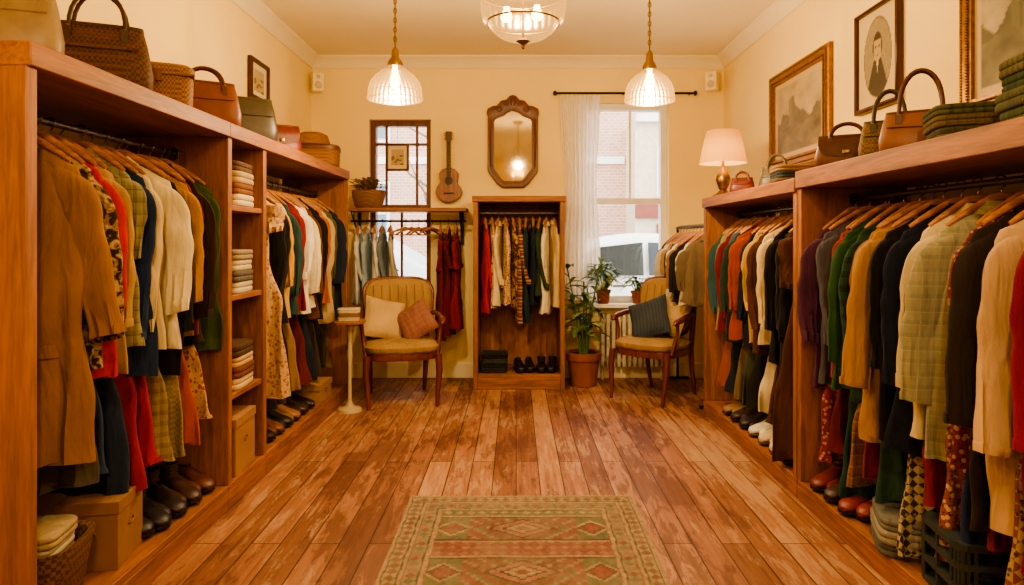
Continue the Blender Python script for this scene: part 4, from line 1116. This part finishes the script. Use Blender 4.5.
def pair(name, loc, rz, hexc, hexs='#1a120c', boot=0, Ls=.27):
    m = MB(); shoe(m, -.053, Ls/2, radians(3), 0, Ls, boot); shoe(m, .053, Ls/2+.01, radians(-4), 0, Ls, boot)
    m.obj(name, [LB(hexc), plain('rubber_sole', hexs, .6)], loc=loc, rz=rz)
for i, (h, bt, n) in enumerate([('#1c1614',.12,'black_lace_up_boots'),('#241a14',.0,'black_oxford_shoes'),('#3a2014',.13,'brown_leather_boots'),('#5a3018',0,'brown_brogues')]):
    pair(n, (-1.53, 2.76+i*.135, .12), radians(62), h, boot=bt)
for i, (h, n) in enumerate([('#2a1c14','dark_loafers'),('#6a3c20','tan_loafers'),('#1c1816','black_pumps'),('#8a6040','suede_shoes'),('#3a281c','brown_shoes'),('#241a16','black_loafers')]):
    pair(n, (-1.53, 3.95+i*.155, .12), radians(70), h)
cardbox('shoe_box', (-1.54, 5.02, .12), .28, .3, .13, '#94704c')
for i, (h, n) in enumerate([('#6a2018','oxblood_shoes'),('#3a2018','dark_brown_shoes'),('#7c2820','red_leather_shoes')]):
    pair(n, (1.54, 3.24-i*.14, .10), radians(-62), h)
for i, (h, n) in enumerate([('#4a2c1a','brown_loafers'),('#d0c4a8','cream_sneakers'),('#c8b48c','beige_pumps'),('#d8d0bc','white_sneakers'),('#2a1e18','black_brogues'),('#3a2a1c','dark_boots'),('#8a6a48','tan_shoes')]):
    pair(n, (1.55, 3.62+i*.17, .10), radians(-66), h, '#5a4a38' if i in (1,2,3) else '#1a120c')
stack('folded_grey_jeans', (1.55, 2.64, .10), .30, .30, [S('#5c5c58'), S('#8a8474'), S('#6c6a60')], [.05,.05,.04], radians(-20), 12)
m = MB(); w = .17; d = .14
for z in (.0,.07,.14,.20): m.loft([(0,0,z,w+.004,d+.004,8),(0,0,z+.02,w+.004,d+.004,8)], 0, 32)
for j in range(28):
    a = 2*pi*j/28; c, s_ = cos(a), sin(a); x = w*math.copysign(abs(c)**.25, c); y = d*math.copysign(abs(s_)**.25, s_)
    m.tube([(x,y,.0),(x,y,.22)], .006, 0, 5)
m.loft([(0,0,.0,w,d,8),(0,0,.006,w,d,8)], 0, 32)
m.obj('storage_crate', [plain('dark_plastic','#2c3430',.6)], loc=(1.59, 2.28, .10), rz=radians(-8))
stack('folded_denim', (1.59, 2.28, .106), .25, .2, [S('#2c3a4c'), S('#3a4a58'), S('#4a4a48'), S('#26303c')], [.05,.05,.045,.04], radians(-8), 13)
stack('folded_dark_sweaters', (-.19, 6.06, .13), .24, .26, [S('#2a2a26'), S('#1f241f'), S('#3a3a30'), S('#1c1c1a')], [.045,.04,.04,.04], 0, 21)
pair('black_leather_pumps', (.075, 6.04, .13), radians(8), '#16110e', boot=0, Ls=.24)
pair('black_chelsea_boots', (.27, 6.04, .13), radians(-5), '#191310', boot=.09, Ls=.24)
m = MB(); m.loft([(0,0,0,.10,.09,2.2),(0,0,.01,.12,.10,2.2),(0,0,.10,.145,.12,2.2),(0,0,.16,.15,.125,2.2),(0,0,.155,.13,.11,2.2)], 0, 32)
q = random.Random(11)
for i in range(150):
    a = q.uniform(0,6.28); rr = q.uniform(0,.13); leaf(m, (cos(a)*rr, sin(a)*rr*.8, .15+q.uniform(0,.09)), (cos(a), sin(a), q.uniform(.2,1.5)), q.uniform(.05,.09), .02, 1, .4)
m.obj('dried_flower_basket', [weave('#946c40','#6c4828',70), plain('dried_leaves','#94743c',.8,0,.4)], loc=(-1.33, 6.16, 1.575))
m = MB()
m.loft([(0,0,.66,.10,.10,4),(0,0,.665,.11,.11,4),(0,0,.68,.11,.11,4),(0,0,.685,.10,.10,4)], 1, 40)
m.lathe([(.03,.66),(.018,.62),(.014,.5),(.02,.42),(.014,.35),(.014,.08),(.03,.04),(.085,.02),(.09,.0),(0,0)], mi=0)
m.obj('pedestal_side_table', [plain('cream_paint', '#b8a47c', .5), SHX], loc=(-1.255, 5.15, 0))
stack('folded_linens', (-1.255, 5.15, .685), .17, .17, [S('#a89878'), S('#7a5c40'), S('#c0ac88')], [.03,.03,.03], .2, 31)

# ---------------------------------------------------------------- world, camera
w = bpy.data.worlds.new('daylight_world'); scene.world = w; w.use_nodes = True
bg = w.node_tree.nodes['Background']
bg.inputs[0].default_value = (.94, .97, 1, 1); bg.inputs[1].default_value = 7
cam = bpy.data.cameras.new('camera'); co = bpy.data.objects.new('camera', cam); scene.collection.objects.link(co)
co.location = (0, 0, 1.29); co.rotation_euler = (radians(90), 0, 0)
cam.sensor_width = 36; cam.lens = 24.0; cam.shift_x = -.004; cam.shift_y = -.0513; cam.clip_start = .05
scene.camera = co
